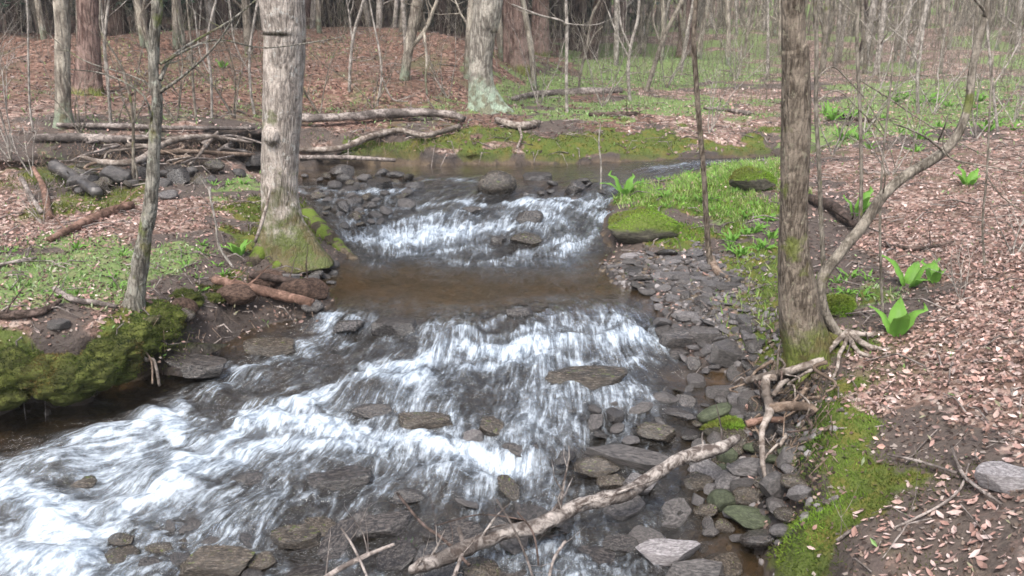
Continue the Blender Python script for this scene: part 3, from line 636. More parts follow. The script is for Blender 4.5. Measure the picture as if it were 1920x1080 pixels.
# crumbs of bark, soil and broken leaf between the leaves
X, Y = sample((~inb) * (GY > 1.2) * (GY < 10) * (1 - .85 * m_moss) * (1500 * sstep(9, 3, GY) + 150)); X, Y = X[:70000], Y[:70000]; n = len(X)
CV = np.array([[-.5, -.3, 0], [.5, -.35, .05], [.4, .4, .1], [-.4, .3, .02]]); CF = np.array([[0, 1, 2, 3]])
V, Fs, cc = scatter(CV, CF, X, Y, rng.uniform(.008, .024, n), pal([(.05, .035, .03), (.12, .085, .07), (.2, .15, .12), (.3, .25, .22), (.09, .06, .045), (.14, .09, .07)], n), .6, .006)
obj('forest_crumbs', mesh_from('forest_crumbs', V, Fs, False, {'col': cc}), M['leaf'], kind='stuff', label='crumbs of bark and broken leaves on the soil')
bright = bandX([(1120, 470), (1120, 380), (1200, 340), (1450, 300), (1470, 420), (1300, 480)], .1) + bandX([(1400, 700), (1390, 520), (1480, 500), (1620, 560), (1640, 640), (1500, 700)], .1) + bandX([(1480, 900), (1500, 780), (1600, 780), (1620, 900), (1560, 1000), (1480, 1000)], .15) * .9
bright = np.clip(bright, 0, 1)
# moss fibres
FB = np.array([[-.12, 0, 0], [.12, 0, 0], [0, .1, 1.0]]); FF = np.array([[0, 1, 2]])
md = m_moss * (~inb) * (GY > 1) * np.clip(32000 * sstep(6.0, 2.5, GY) + 3500 * sstep(13, 6, GY), 0, 32000) * (GY < 12.5)
X, Y = sample(md, min(int((md * CELL).sum()), 230000)); n = len(X)
g1 = noise(xyz(X, Y, 4, 7))[:, None] * .5 + .5; g2 = noise(xyz(X, Y, 1.7, 3))[:, None] * .5 + .5
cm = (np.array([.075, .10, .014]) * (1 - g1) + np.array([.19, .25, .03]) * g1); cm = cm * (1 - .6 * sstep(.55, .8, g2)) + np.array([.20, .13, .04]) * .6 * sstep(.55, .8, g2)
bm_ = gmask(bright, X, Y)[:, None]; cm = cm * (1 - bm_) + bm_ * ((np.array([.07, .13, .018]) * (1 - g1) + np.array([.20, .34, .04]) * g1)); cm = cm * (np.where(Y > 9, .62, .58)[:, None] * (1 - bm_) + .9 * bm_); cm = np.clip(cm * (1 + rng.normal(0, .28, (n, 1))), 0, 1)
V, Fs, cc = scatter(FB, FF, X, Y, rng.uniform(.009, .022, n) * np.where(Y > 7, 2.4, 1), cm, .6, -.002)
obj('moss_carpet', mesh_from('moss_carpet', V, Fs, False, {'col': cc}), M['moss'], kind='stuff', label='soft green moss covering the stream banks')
# low green herbs
HB = np.array([[0, 0, 0], [.25, .16, .45], [.62, 0, .75], [.25, -.16, .45]]); HF = np.array([[0, 3, 2, 1]])
hd = m_herb * (1 - m_moss) * (.35 + .65 * sstep(-.3, .4, fbm(xyz(GX, GY, 2.5, 14), 3))) * (~inb) * (GY > 1) * (np.clip(1500 * sstep(9, 4, GY) + 420 * sstep(30, 9, GY), 0, 1500)) * (GY < 32)
hd += (GY < 14) * (~inb) * 25
pen = bandX([(1160, 400), (1170, 345), (1300, 318), (1445, 302), (1450, 420), (1290, 420)]) * (~inb); hd += pen * 500
X, Y = sample(hd, min(int((hd * CELL).sum()), 110000)); n = len(X)
cm = pal([(.14, .24, .07), (.22, .36, .12), (.28, .40, .18), (.10, .18, .05), (.34, .38, .24), (.26, .25, .16)], n)
cm = np.where((gmask(pen, X, Y) > .5)[:, None], cm * np.array([1.1, 1.35, .7]), cm); cm = np.clip(cm, 0, 1)
V, Fs, cc = scatter(HB, HF, X, Y, rng.uniform(.02, .05, n) * np.where(Y > 9, 1.3, 1), cm, .35, 0)
obj('ground_herbs', mesh_from('ground_herbs', V, Fs, False, {'col': cc}), M['herb'], kind='stuff', label='low pale green spring herbs on the forest floor')

gd = (pen * 2600 + m_herb * (GY < 16) * 160 * (1 - m_moss) * sstep(-.1, .5, fbm(xyz(GX, GY, 1.5, 6), 3)) + bandX([(1400, 640), (1390, 480), (1350, 420), (1450, 400), (1460, 660)]) * 700) * (~inb)
X, Y = sample(gd, min(int((gd * CELL).sum()), 26000)); n = len(X); cm = pal([(.22, .36, .07), (.30, .42, .12), (.16, .28, .05), (.36, .38, .18)], n); 
V, Fs, cc = scatter(FB * np.array([.6, 1, 1]), FF, X, Y, rng.uniform(.03, .085, n), cm, .33, -.004)
obj('grass', mesh_from('grass', V, Fs, False, {'col': cc}), M['herb'], kind='stuff', label='fine fresh grass blades on the peninsula and flats')
# ------------------------------------------------------------------ rocks
def depth(P): return P[1] * math.cos(PITCH) + (HC - P[2]) * math.sin(PITCH)
def pm(P, px): return px * depth(P) / FPX
def ico(sub):
    bm = bmesh.new(); bmesh.ops.create_icosphere(bm, subdivisions=sub, radius=1)
    V = np.array([v.co[:] for v in bm.verts]); F = [tuple(v.index for v in f.verts) for f in bm.faces]; bm.free(); return V, F
ICO = {k: ico(k) for k in (1, 2, 3, 4)}
def rock_mesh(seed, kind='round', sub=3):
    r = np.random.default_rng(seed); V, F = ICO[sub]; V = V.copy()
    if kind == 'slab':
        pl = [((0.08 * r.normal(), .08 * r.normal(), 1), r.uniform(.42, .55)), ((.1 * r.normal(), .1 * r.normal(), -1), .5)]
        for k in range(7):
            a = k * .9 + r.uniform(-.3, .3); pl.append(((math.cos(a), math.sin(a), r.uniform(-.3, .3)), r.uniform(.62, .9)))
        V[:, 2] *= 1.3; rg = .03
    else:
        pl = []; rg = .05 if kind == 'round' else .035
        for k in range(9 if kind == 'round' else 14):
            n = r.normal(size=3); pl.append((n, r.uniform(.72, .92) if kind == 'round' else r.uniform(.55, .8)))
    for n, d in pl:
        n = np.array(n) / np.linalg.norm(n); q = V @ n; V = V - n * (np.maximum(q - d, 0))[:, None] * .97
    V = V / np.abs(V).max(0)
    nn = V / np.linalg.norm(V, axis=1)[:, None]
    V = V + nn * (fbm(V * 2.5 + seed, 4) * rg * 1.6)[:, None]
    if kind == 'slab': V[:, 2] = V[:, 2] + .05 * np.round(fbm(V * np.array([1.5, 1.5, .1]) + seed, 2) * 4) / 2
    return mesh_from('rock', V, F, True, sharp=R(32))
RB = {}
def bank(kind, k, sub=2):
    key = (kind, k, sub)
    if key not in RB: RB[key] = rock_mesh(100 + k * 7 + len(kind), kind, sub)
    return RB[key]
def mcopy(me, mat):
    key = (me.name, mat.name)
    if key not in RB:
        m2 = me.copy(); m2.materials.clear(); m2.materials.append(mat); RB[key] = m2
    return RB[key]
PLACED = []
def rock(u, v, wp, hrat, drat, kind, mat, label, rz=0.0, tilt=(0, 0), sink=.27, cat='rock', name='rock', z=None):
    """u, v: the middle of the rock as seen; wp its width in the photo; height and depth as shares of the width"""
    if u < 1090 and v > 780: sink += .16
    P = hit(u, v, True) if z is None else W(u, v, z); w_ = pm(P, wp) / 2
    me = rock_mesh(int(u * 31 + v), kind, 4); P = P + np.array([0, 0, w_ * 2 * hrat * (.5 - sink)])
    o = obj(name, me, M[mat], None, P); o.scale = (w_, w_ * drat, w_ * hrat); o.rotation_euler = (R(tilt[0]), R(tilt[1]), R(rz))
    PLACED.append((P[0], P[1], w_)); return tag(o, label, cat)
ROCKS = [
    (930, 358, 76, .7, .8, 'round', 'rock_brown', 'largest rounded brown boulder standing in the upper stream before the mossy far bank', 10),
    (1078, 360, 48, .6, .8, 'sharp', 'rock_wet', 'dark wet angular rock in the upper stream right of the big boulder', 30),
    (992, 418, 56, .6, .7, 'sharp', 'rock_wet', 'dark angular rock beside the end of the upper white riffle', 0),
    (988, 455, 66, .35, .6, 'round', 'rock_brown', 'low brown rock half covered by water just below the dark angular rock', 0),
    (936, 452, 34, .35, .7, 'slab', 'rock_wet', 'small flat wet rock at the foot of the upper white riffle', 15),
    (715, 352, 60, .4, .7, 'slab', 'rock_wet', 'wide flat dark rock at the left of the upper riffle', -10),
    (655, 362, 40, .45, .7, 'sharp', 'rock_wet', 'dark rock close to the big pale trunk in the upper riffle', 20),
    (742, 332, 36, .4, .7, 'round', 'rock_wet', 'small dark rock in the upper stream under the fallen pale log', 0),
    (885, 398, 40, .35, .6, 'round', 'rock_wet', 'wet rock breaking the top of the upper white riffle', 0),
    (1010, 335, 60, .22, .5, 'slab', 'rock_wet', 'long low dark rock in the calm water behind the boulder', 5),
    (1105, 716, 165, .2, .52, 'slab', 'rock_brown', 'largest flat brown slab lying in the middle of the rapids', -4),
    (925, 808, 84, .35, .75, 'slab', 'rock_brown', 'tilted pointed slab splitting the lower rapids', 30, (25, 18)),
    (885, 822, 50, .35, .7, 'slab', 'shale', 'pale grey wedge of stone leaning beside the pointed slab in the lower rapids', -30, (20, -20)),
    (985, 845, 90, .3, .7, 'sharp', 'rock_wet', 'dark rounded ledge rock just right of the lower white water', 0),
    (635, 905, 130, .3, .5, 'slab', 'rock_wet', 'long dark flat rock rising left of centre in the lower stream', 3),
    (470, 902, 74, .38, .6, 'round', 'rock_wet', 'dark wet hump of rock left of the long dark flat rock', 0),
    (595, 812, 52, .3, .6, 'round', 'rock_wet', 'small dark rock poking through the widest white rapids', 0),
    (800, 795, 110, .28, .5, 'slab', 'rock_brown', 'ochre brown ledge stone with water pouring over its front', 0),
    (700, 775, 80, .3, .6, 'round', 'rock_wet', 'dark wet rock upstream of the ochre ledge stone', 12),
    (655, 620, 60, .5, .6, 'sharp', 'rock_wet', 'dark rock under the left end of the middle cascade', 0),
    (740, 622, 90, .35, .5, 'slab', 'rock_wet', 'broad dark rock beneath the lip of the middle cascade', 5),
    (975, 592, 56, .5, .6, 'sharp', 'rock_wet', 'rock making the highest splash on the middle cascade', 0),
    (1245, 752, 54, .4, .7, 'round', 'shale_dark', 'small rounded grey stone in the shallows right of the large slab', 0),
    (1275, 782, 66, .25, .5, 'sharp', 'rock_wet', 'dark pointed stone in the shallows below the small rounded grey stone', -35),
    (1238, 820, 92, .38, .6, 'sharp', 'rock_brown', 'brown pointed rock beyond the slate ledge in the shallows', -15),
    (1183, 830, 36, .4, .8, 'round', 'shale', 'small pale round stone in the shallows behind the slate ledge', 0),
    (1175, 862, 165, .13, .42, 'slab', 'shale_dark', 'long thin slate ledge sloping over piled stones right of the rapids', -14, (0, 5)),
    (1120, 885, 90, .35, .7, 'round', 'rock_brown', 'rounded brown stone under the left end of the slate ledge', 0),
    (1150, 912, 66, .5, .7, 'sharp', 'rock_brown', 'blocky ochre stone in front of the slate ledge', 10),
    (1200, 915, 70, .35, .7, 'slab', 'shale', 'flat grey stone propped beside the blocky ochre stone', 20, (20, 10)),
    (1358, 815, 80, .5, .7, 'sharp', 'rock_moss', 'dark block at the root bank above the end of the pale branch', 25),
    (1408, 885, 92, .32, .6, 'round', 'shale', 'smooth pale oval stone at the foot of the right bank', 2),
    (1352, 950, 54, .85, .8, 'round', 'rock_green', 'round algae green stone below the smooth oval stone', 0),
    (1400, 938, 66, .5, .7, 'round', 'rock_brown', 'brown stone touching the round green stone on its right', 0),
    (1395, 915, 60, .35, .6, 'slab', 'shale_dark', 'flat dark stone wedged under the smooth oval stone', 8),
    (1455, 930, 76, .8, .8, 'sharp', 'shale_dark', 'tall grey block buried in the right bank beside the moss', 10),
    (1500, 935, 50, .6, .7, 'sharp', 'shale', 'grey stone wedge set in the bank against the moss', -20),
    (1408, 985, 110, .3, .55, 'round', 'rock_green', 'long mossy boulder running down to the water below the green stone', -35),
    (1248, 1040, 136, .2, .5, 'slab', 'shale_pale', 'pale dry flat slab at the bottom of the picture right of the branch', 4),
    (1310, 1085, 130, .25, .5, 'slab', 'shale_dark', 'grey slab cut by the bottom edge below the pale dry slab', 0),
    (1467, 1000, 50, .4, .7, 'round', 'shale', 'small grey stone tucked under the mossy bank edge', 0),
    (1365, 672, 86, .4, .65, 'slab', 'shale_dark', 'tilted dark grey slab at the water edge near the brown trunk', 25, (22, 12)),
    (1280, 640, 96, .35, .6, 'slab', 'rock_wet', 'broad dark rock where the gravel bar meets the cascade', 8),
    (1322, 632, 70, .35, .6, 'slab', 'shale_dark', 'flat dark stone right of the broad dark rock', -8),
    (1290, 600, 50, .4, .6, 'round', 'shale', 'roundish grey stone on the gravel bar edge above the broad dark rock', 0),
    (1185, 482, 52, .14, .55, 'slab', 'shale_pale', 'pale flat stone at the top of the gravel bar below the moss mound', 3),
    (1265, 520, 60, .18, .5, 'slab', 'shale', 'flat grey stone in the middle of the gravel bar', 10),
    (1315, 527, 46, .2, .5, 'slab', 'shale', 'flat grey stone next to the foot of the slim dark sapling', -8),
    (1370, 540, 56, .22, .5, 'slab', 'shale_dark', 'flat mossy grey stone at the end of the sapling root', 0),
    (1888, 905, 130, .3, .6, 'slab', 'shale_pale', 'large pale flat stone lying on the right bank at the picture edge', 6),
    (1480, 775, 60, .4, .6, 'round', 'shale', 'pale stone caught among the roots of the right bank', 0),
    (1455, 745, 84, .2, .5, 'slab', 'shale', 'flat pale stone under the hanging roots below the brown trunk', -6),
    (315, 372, 40, .5, .7, 'sharp', 'shale', 'pale grey stone on the left flat beyond the lichened sapling', 0),
    (225, 335, 70, .5, .7, 'sharp', 'shale_dark', 'square grey rock at the foot of the eroded left bank', 10),
    (160, 350, 60, .6, .7, 'sharp', 'shale_dark', 'grey rock leaning at the left end of the eroded bank', 35),
    (400, 318, 44, .6, .7, 'round', 'rock_brown', 'rounded brown stone under the roots left of the big pale trunk', 0),
    (110, 612, 44, .35, .7, 'slab', 'shale_dark', 'flat stone showing through the moss of the near left bank', 0),
    (345, 600, 50, .6, .7, 'round', 'rock_brown', 'brown stone in the left bank right of the moss tip', 0),
    (540, 528, 60, .35, .6, 'slab', 'shale', 'pale flat stone at the foot of the big pale trunk', 5),
    (585, 585, 46, .7, .8, 'round', 'rock_wet', 'dark stone at the end of the wet log by the pool', 0),
    (510, 655, 110, .2, .5, 'slab', 'rock_brown', 'reddish ledge under the left bank beside the cascade', -4),
    (370, 700, 120, .25, .5, 'slab', 'rock_wet', 'dark layered ledge at the mouth of the left undercut', -6),
    (120, 915, 130, .3, .6, 'round', 'rock_brown', 'brown rock under the water hump at the left edge', 10),
    (720, 985, 120, .25, .6, 'slab', 'rock_wet', 'dark wet slab below the centre rapids', 20), (560, 1010, 110, .25, .6, 'slab', 'rock_brown', 'brown wet slab near the bottom left of centre', -8),
    (410, 1060, 150, .2, .5, 'slab', 'rock_brown', 'broad submerged slab at the bottom left', 3), (285, 1065, 60, .7, .4, 'sharp', 'rock_wet', 'upright dark shard at the bottom edge on the left', 20),
    (1060, 860, 60, .4, .6, 'sharp', 'rock_wet', 'dark shard at the right end of the white water', 40),
    (760, 935, 80, .3, .6, 'round', 'rock_wet', 'dark hump in the shallows above the foreground branch', 0),
]
for r_ in ROCKS: rock(*r_)
rock(1205, 432, 150, .42, .75, 'round', 'rock_moss', 'bright green moss covered boulder at the tip of the right bank', 0, sink=.45)
rock(1410, 362, 86, .62, .6, 'sharp', 'rock_moss', 'dark stump like rock capped with vivid moss behind the brown trunk', -12, sink=.12)
rock(1568, 592, 70, .75, .7, 'round', 'rock_moss', 'rounded moss cushion stone just behind the foot of the brown trunk', 0, sink=.3)

LM_ = [('the largest rounded boulder', 930, 352), ('the moss mound', 1205, 432), ('the large brown slab', 1105, 716), ('the pointed slab', 925, 808), ('the long dark flat rock', 635, 905), ('the slate ledge', 1175, 862),
       ('the smooth oval stone', 1408, 885), ('the round green stone', 1352, 950), ('the pale dry slab', 1248, 1040), ('the big pale trunk', 560, 470), ('the brown trunk', 1505, 660), ('the slim dark sapling', 1338, 505), ('the ochre ledge stone', 800, 795),
       ('the pale gravel bar slab', 1185, 482), ('the tilted dark slab', 1365, 672), ('the broad dark rock', 1280, 640), ('the root knot', 1438, 810), ('the upper branch end', 1384, 822), ('the lower branch end', 800, 1055),
       ('the upper white riffle', 840, 440), ('the dark angular rock', 992, 418), ('the square grey rock', 225, 335), ('the leaning grey rock', 160, 350), ('the lichened sapling', 285, 320), ('the left moss tip', 320, 610), ('the wide flat riffle rock', 715, 352), ('the submerged bottom slab', 410, 1060), ('the upright dark shard', 285, 1065), ('the brown pool', 760, 540), ('the curved sapling foot', 1588, 640), ('the mossy stump rock', 1410, 352), ('the narrow bright plant', 1604, 404), ('the water edge plant', 1172, 366), ('the dark far log', 1600, 228), ('the slender leaning stem', 1722, 215), ('the pale bent stick', 165, 575), ('the red rotten log', 180, 420), ('the stick above the herbs', 30, 498), ('the sapling root', 1370, 525)]
CNAME = dict(shale='grey', shale_dark='dark grey', shale_pale='pale grey', rock_wet='wet black', rock_brown='brown', rock_green='algae green', rock_moss='mossy')
USED = {}
def autolabel(u, v, wp, kd, mt, thingword='stone', tail=''):
    sz = 'tiny' if wp < 26 else 'small' if wp < 44 else '' if wp < 80 else 'large'; sh = dict(slab='flat', round='rounded', sharp='angular')[kd]; best = None
    for nm, a, b in sorted(LM_, key=lambda q: math.hypot(u - q[1], (v - q[2]) * 1.4))[:4]:
        dx, dy = u - a, (v - b) * 1.4; far_ = math.hypot(dx, dy)
        ad = 'just ' if far_ < 55 else '' if far_ < 130 else 'well '
        rel = ('left of ' if dx < 0 else 'right of ') if abs(dx) > 1.6 * abs(dy) else ('in front of ' if dy > 0 else 'behind ') if abs(dy) > 1.6 * abs(dx) else ('in front and ' if dy > 0 else 'behind and ') + ('left of ' if dx < 0 else 'right of ')
        l_ = ' '.join((sz + ' ' + sh + ' ' + CNAME[mt] + ' ' + thingword + ' ' + ad + rel + nm).split())
        if l_ not in USED: USED[l_] = 1; return l_
        best = best or l_
    USED[best] += 1; return best
def placelabel(u, v, what, k=6):
    best = None
    for nm, a, b in sorted(LM_, key=lambda q: math.hypot(u - q[1], (v - q[2]) * 1.4))[:k]:
        dx, dy = u - a, (v - b) * 1.4; far_ = math.hypot(dx, dy); ad = 'just ' if far_ < 55 else '' if far_ < 130 else 'well '
        rel = ('left of ' if dx < 0 else 'right of ') if abs(dx) > 1.6 * abs(dy) else ('in front of ' if dy > 0 else 'behind ') if abs(dy) > 1.6 * abs(dx) else ('in front and ' if dy > 0 else 'behind and ') + ('left of ' if dx < 0 else 'right of ')
        l_ = what + ' ' + ad + rel + nm
        if l_ not in USED: USED[l_] = 1; return l_
        best = best or l_
    USED[best] += 1; return best
def field(polyg, n, wpx, kinds, mats, label, group, cat='stone', name='stone', hr=(.2, .5), gap=.75, sub=2, sinkz=.3, wet=True, tilt=12):
    c = 0; tries = 0; P2 = np.array(polyg, float); lo, hi = P2.min(0), P2.max(0)
    while c < n and tries < n * 30:
        wp_ = random.uniform(*wpx)
        tries += 1; u, v = random.uniform(lo[0], hi[0]), random.uniform(lo[1], hi[1])
        if not inpoly(np.array([u]), np.array([v]), P2)[0]: continue
        P = hit(u, v, wet); s_ = pm(P, wp_) / 2 * random.choice((1, 1, .8, 1.25))
        if any((P[0] - a) ** 2 + (P[1] - b) ** 2 < ((s_ + r) * gap) ** 2 for a, b, r in PLACED): continue
        h = random.uniform(*hr); kd = random.choice(kinds); mt = random.choice(mats)
        o = obj(name, mcopy(bank(kd, random.randrange(9), sub), M[mt]), None, None, P + np.array([0, 0, s_ * h * (1 - 2 * sinkz)]))
        o.scale = (s_, s_ * random.uniform(.55, .95), s_ * h); o.rotation_euler = (R(random.gauss(0, tilt)), R(random.gauss(0, tilt)), random.uniform(0, 6.28))
        tag(o, autolabel(u, v, wp_, kd, mt, name), cat, group); PLACED.append((P[0], P[1], s_)); c += 1
field([(1140, 500), (1200, 478), (1300, 472), (1390, 520), (1400, 560), (1400, 640), (1240, 600), (1230, 565)], 120, (20, 44), ['slab', 'slab', 'sharp'], ['shale', 'shale_dark', 'shale', 'shale_dark', 'rock_wet'],
      'flat grey shale stone of the gravel bar below the moss', 'flat shale stones on the gravel bar', hr=(.12, .32), gap=.5)
field([(1240, 600), (1400, 600), (1430, 700), (1380, 710), (1290, 690), (1240, 650)], 34, (30, 66), ['slab', 'sharp'], ['shale_dark', 'rock_wet', 'shale'],
      'dark angular stone piled at the water edge left of the brown trunk', 'dark stones piled by the water near the brown trunk', hr=(.25, .5), gap=.5)
field([(1340, 740), (1460, 720), (1500, 780), (1490, 960), (1430, 1040), (1330, 1000), (1290, 900), (1330, 850)], 52, (36, 80), ['round', 'slab', 'sharp'], ['shale_dark', 'rock_brown', 'rock_wet', 'shale', 'rock_green'],
      'brown or grey stone heaped below the roots of the right bank', 'stones heaped at the foot of the right bank', hr=(.35, .6), gap=.5)
field([(570, 330), (700, 325), (790, 340), (800, 380), (720, 420), (640, 430), (590, 390)], 40, (18, 44), ['round', 'sharp'], ['rock_wet', 'rock_brown', 'shale_dark'],
      'small wet dark stone in the riffle right of the big pale trunk', 'wet stones in the upper left riffle', hr=(.4, .7), gap=.85, sinkz=.34)
field([(960, 330), (1140, 345), (1140, 380), (980, 380)], 9, (16, 34), ['round', 'sharp'], ['rock_wet'], 'small dark stone in the fast water right of the boulder', 'small stones right of the boulder')
field([(1100, 760), (1330, 700), (1380, 760), (1320, 840), (1100, 840)], 20, (26, 60), ['round', 'slab'], ['rock_brown', 'shale_dark', 'rock_wet'], 'low brown stone in the shallows below the large slab', 'stones in the right hand shallows', hr=(.15, .3), sinkz=.5)
field([(560, 960), (1080, 900), (1250, 950), (1400, 1000), (1420, 1080), (560, 1080)], 22, (60, 150), ['sharp', 'slab', 'slab'], ['rock_brown', 'rock_wet', 'rock_wet', 'shale_dark'],
      'wet brown stone of the shallow stream bed in the foreground', 'wet bed stones in the foreground', hr=(.12, .24), gap=.5, sinkz=.74, tilt=9)
field([(200, 1000), (560, 940), (560, 1080), (250, 1080)], 14, (50, 110), ['slab', 'round'], ['rock_brown', 'rock_wet'], 'submerged brown stone at the lower left', 'submerged stones at the lower left', hr=(.14, .24), sinkz=.55, tilt=5)
field([(560, 500), (650, 490), (640, 540), (580, 530)], 7, (20, 40), ['round'], ['rock_wet', 'shale_dark'], 'small wet stone between the big trunk and the pool', 'stones at the pool edge below the big trunk', hr=(.4, .6))
field([(130, 320), (330, 300), (480, 300), (480, 330), (330, 355), (130, 375)], 26, (20, 44), ['sharp', 'slab'], ['shale_dark', 'rock_wet', 'rock_brown'], 'grey rubble stone at the foot of the eroded left bank', 'rubble under the eroded left bank', hr=(.4, .8), gap=.5)
# pebbles between the stones
V0, F0 = ICO[1]; V0 = V0 * np.array([.5, .4, .22]); F0 = np.array(F0)
pd = np.maximum(m_ston * 1100, inb * (60 + 200 * (GX > .35 * GY - .9) * (GX > .3)) * (GY < 9)) * sstep(13, 7, GY)
X, Y = sample(pd, min(6500, int((pd * CELL).sum()))); n = len(X)
V, Fs, cc = scatter(V0, F0, X, Y, rng.uniform(.02, .065, n), pal([(.07, .06, .055), (.12, .105, .10), (.05, .04, .032), (.10, .075, .05), (.17, .155, .15)], n), .25, .002)
tt = NT('pebble'); aC = tt.n('Attribute', attribute_name='col').outputs['Color']
M['pebble'] = tt.done(tt.bsdf(aC, .5, tt.bump(tt.noise(tt.coord('Object'), 60, 3), .4, .01), .4))
obj('pebbles', mesh_from('pebbles', V, Fs, False, {'col': cc}), M['pebble'], kind='stuff', label='small pebbles and shale chips')

def fuzz(t, me, S_, off, zlo, zhi, n, L, cols, sel=None):
    co = np.array([v.co[:] for v in me.vertices]) * S_ + off; nr = np.array([v.normal[:] for v in me.vertices]); f = [p.vertices[:] for p in me.polygons if len(p.vertices) <= 4]
    f = np.array([(q[0], q[1], q[-1]) for q in f] + [(q[2], q[3], q[1]) for q in f if len(q) == 4]); ar = np.linalg.norm(np.cross(co[f[:, 1]] - co[f[:, 0]], co[f[:, 2]] - co[f[:, 0]]), axis=1); k = rng.choice(len(f), n * 3, p=ar / ar.sum()); a, b = rng.random((2, len(k))); fl_ = a + b > 1; a = np.where(fl_, 1 - a, a); b = np.where(fl_, 1 - b, b); c = 1 - a - b; sm = 1.0 + 0 * a
    P = (co[f[k, 0]] * a[:, None] + co[f[k, 1]] * b[:, None] + co[f[k, 2]] * c[:, None]) / sm[:, None]; N = nr[f[k, 0]]
    pz = P[:, 2] + .5 * (zhi - zlo) * fbm(P * 6 + off, 3); pr = (pz < zhi) * (P[:, 2] > zlo) * rng.random(len(k)) < .2 + 0 * pz
    ok = (pz < zhi) & (P[:, 2] > zlo) & (N[:, 2] > -.3)
    if sel is not None: ok &= sel(P, N)
    P, N = P[ok][:n], N[ok][:n]; m = len(P)
    if m < 5: return None
    N = N + rng.normal(0, .5, (m, 3)) + np.array([0, 0, -.15]); N /= np.linalg.norm(N, axis=1)[:, None]; R_ = rng.normal(size=(m, 3)); R_ = np.cross(N, R_); R_ /= np.linalg.norm(R_, axis=1)[:, None]
    l = rng.uniform(.5, 1.2, (m, 1)) * L; V = np.stack([P - R_ * l * .13, P + R_ * l * .13, P + N * l], 1).reshape(-1, 3)
    g = np.clip(noise(P * 9)[:, None] * .6 + .5, 0, 1); cc = np.array(cols[0]) * (1 - g) + np.array(cols[1]) * g; g2 = sstep(.1, .5, noise(P * 4 + 5))[:, None]; cc = cc * (1 - g2 * .7) + np.array([.13, .08, .03]) * g2 * .7
    cc = np.clip(cc * (1 + rng.normal(0, .3, (m, 1))), 0, 1)
    return obj('moss', mesh_from('moss', V, np.arange(m * 3).reshape(m, 3), False, {'col': np.repeat(cc, 3, 0)}), M['moss'], t, kind='stuff')
MC = [(.03, .042, .01), (.12, .15, .022)]
def fuzz_rock(o):
    S3 = np.array(o.scale[:]); q = fuzz(None, o.data, S3, np.zeros(3), -1, 9, 3000, .022, [(.09, .17, .015), (.22, .36, .04)], lambda P, N: N[:, 2] > .15)
    if q: q.parent = o; q.scale = [1 / x for x in S3]
# ------------------------------------------------------------------ trees
def limb_mesh(mb, p, d, L, r, lev=0, maxlev=2, rnd=random, droop=.0, nseg=6, sides=4, kids=(3, 5), spread=.9):
    p = np.array(p, float); d = np.array(d, float) / np.linalg.norm(d); pts = [p.copy()]; rad = [r]; nodes = []
    for k in range(nseg):
        d = d + np.array([rnd.gauss(0, .13), rnd.gauss(0, .13), rnd.gauss(0, .1) + .04 - droop]); d /= np.linalg.norm(d)
        p = p + d * L / nseg; pts.append(p.copy()); rad.append(r * (1 - .8 * (k + 1) / nseg)); nodes.append((p.copy(), d.copy(), rad[-1]))
    mb.tube(pts, rad, sides if lev == 0 else 3, cap=False)
    if lev < maxlev:
        for q in range(rnd.randint(*kids)):
            P, D, rr = nodes[rnd.randrange(1, nseg)]
            s = np.array([rnd.gauss(0, 1), rnd.gauss(0, 1), rnd.gauss(.2, .6)]); s -= D * np.dot(s, D); s /= np.linalg.norm(s) + 1e-9
            limb_mesh(mb, P, D * .7 + s * spread, L * rnd.uniform(.35, .6), rr * .7, lev + 1, maxlev, rnd, droop, 4, 3, (2, 3), spread)
for o_ in [o for o in bpy.data.objects if o.type == 'MESH' and o.get('category') == 'rock' and o.data.materials and o.data.materials[0] == M['rock_moss']]:
    fuzz_rock(o_)
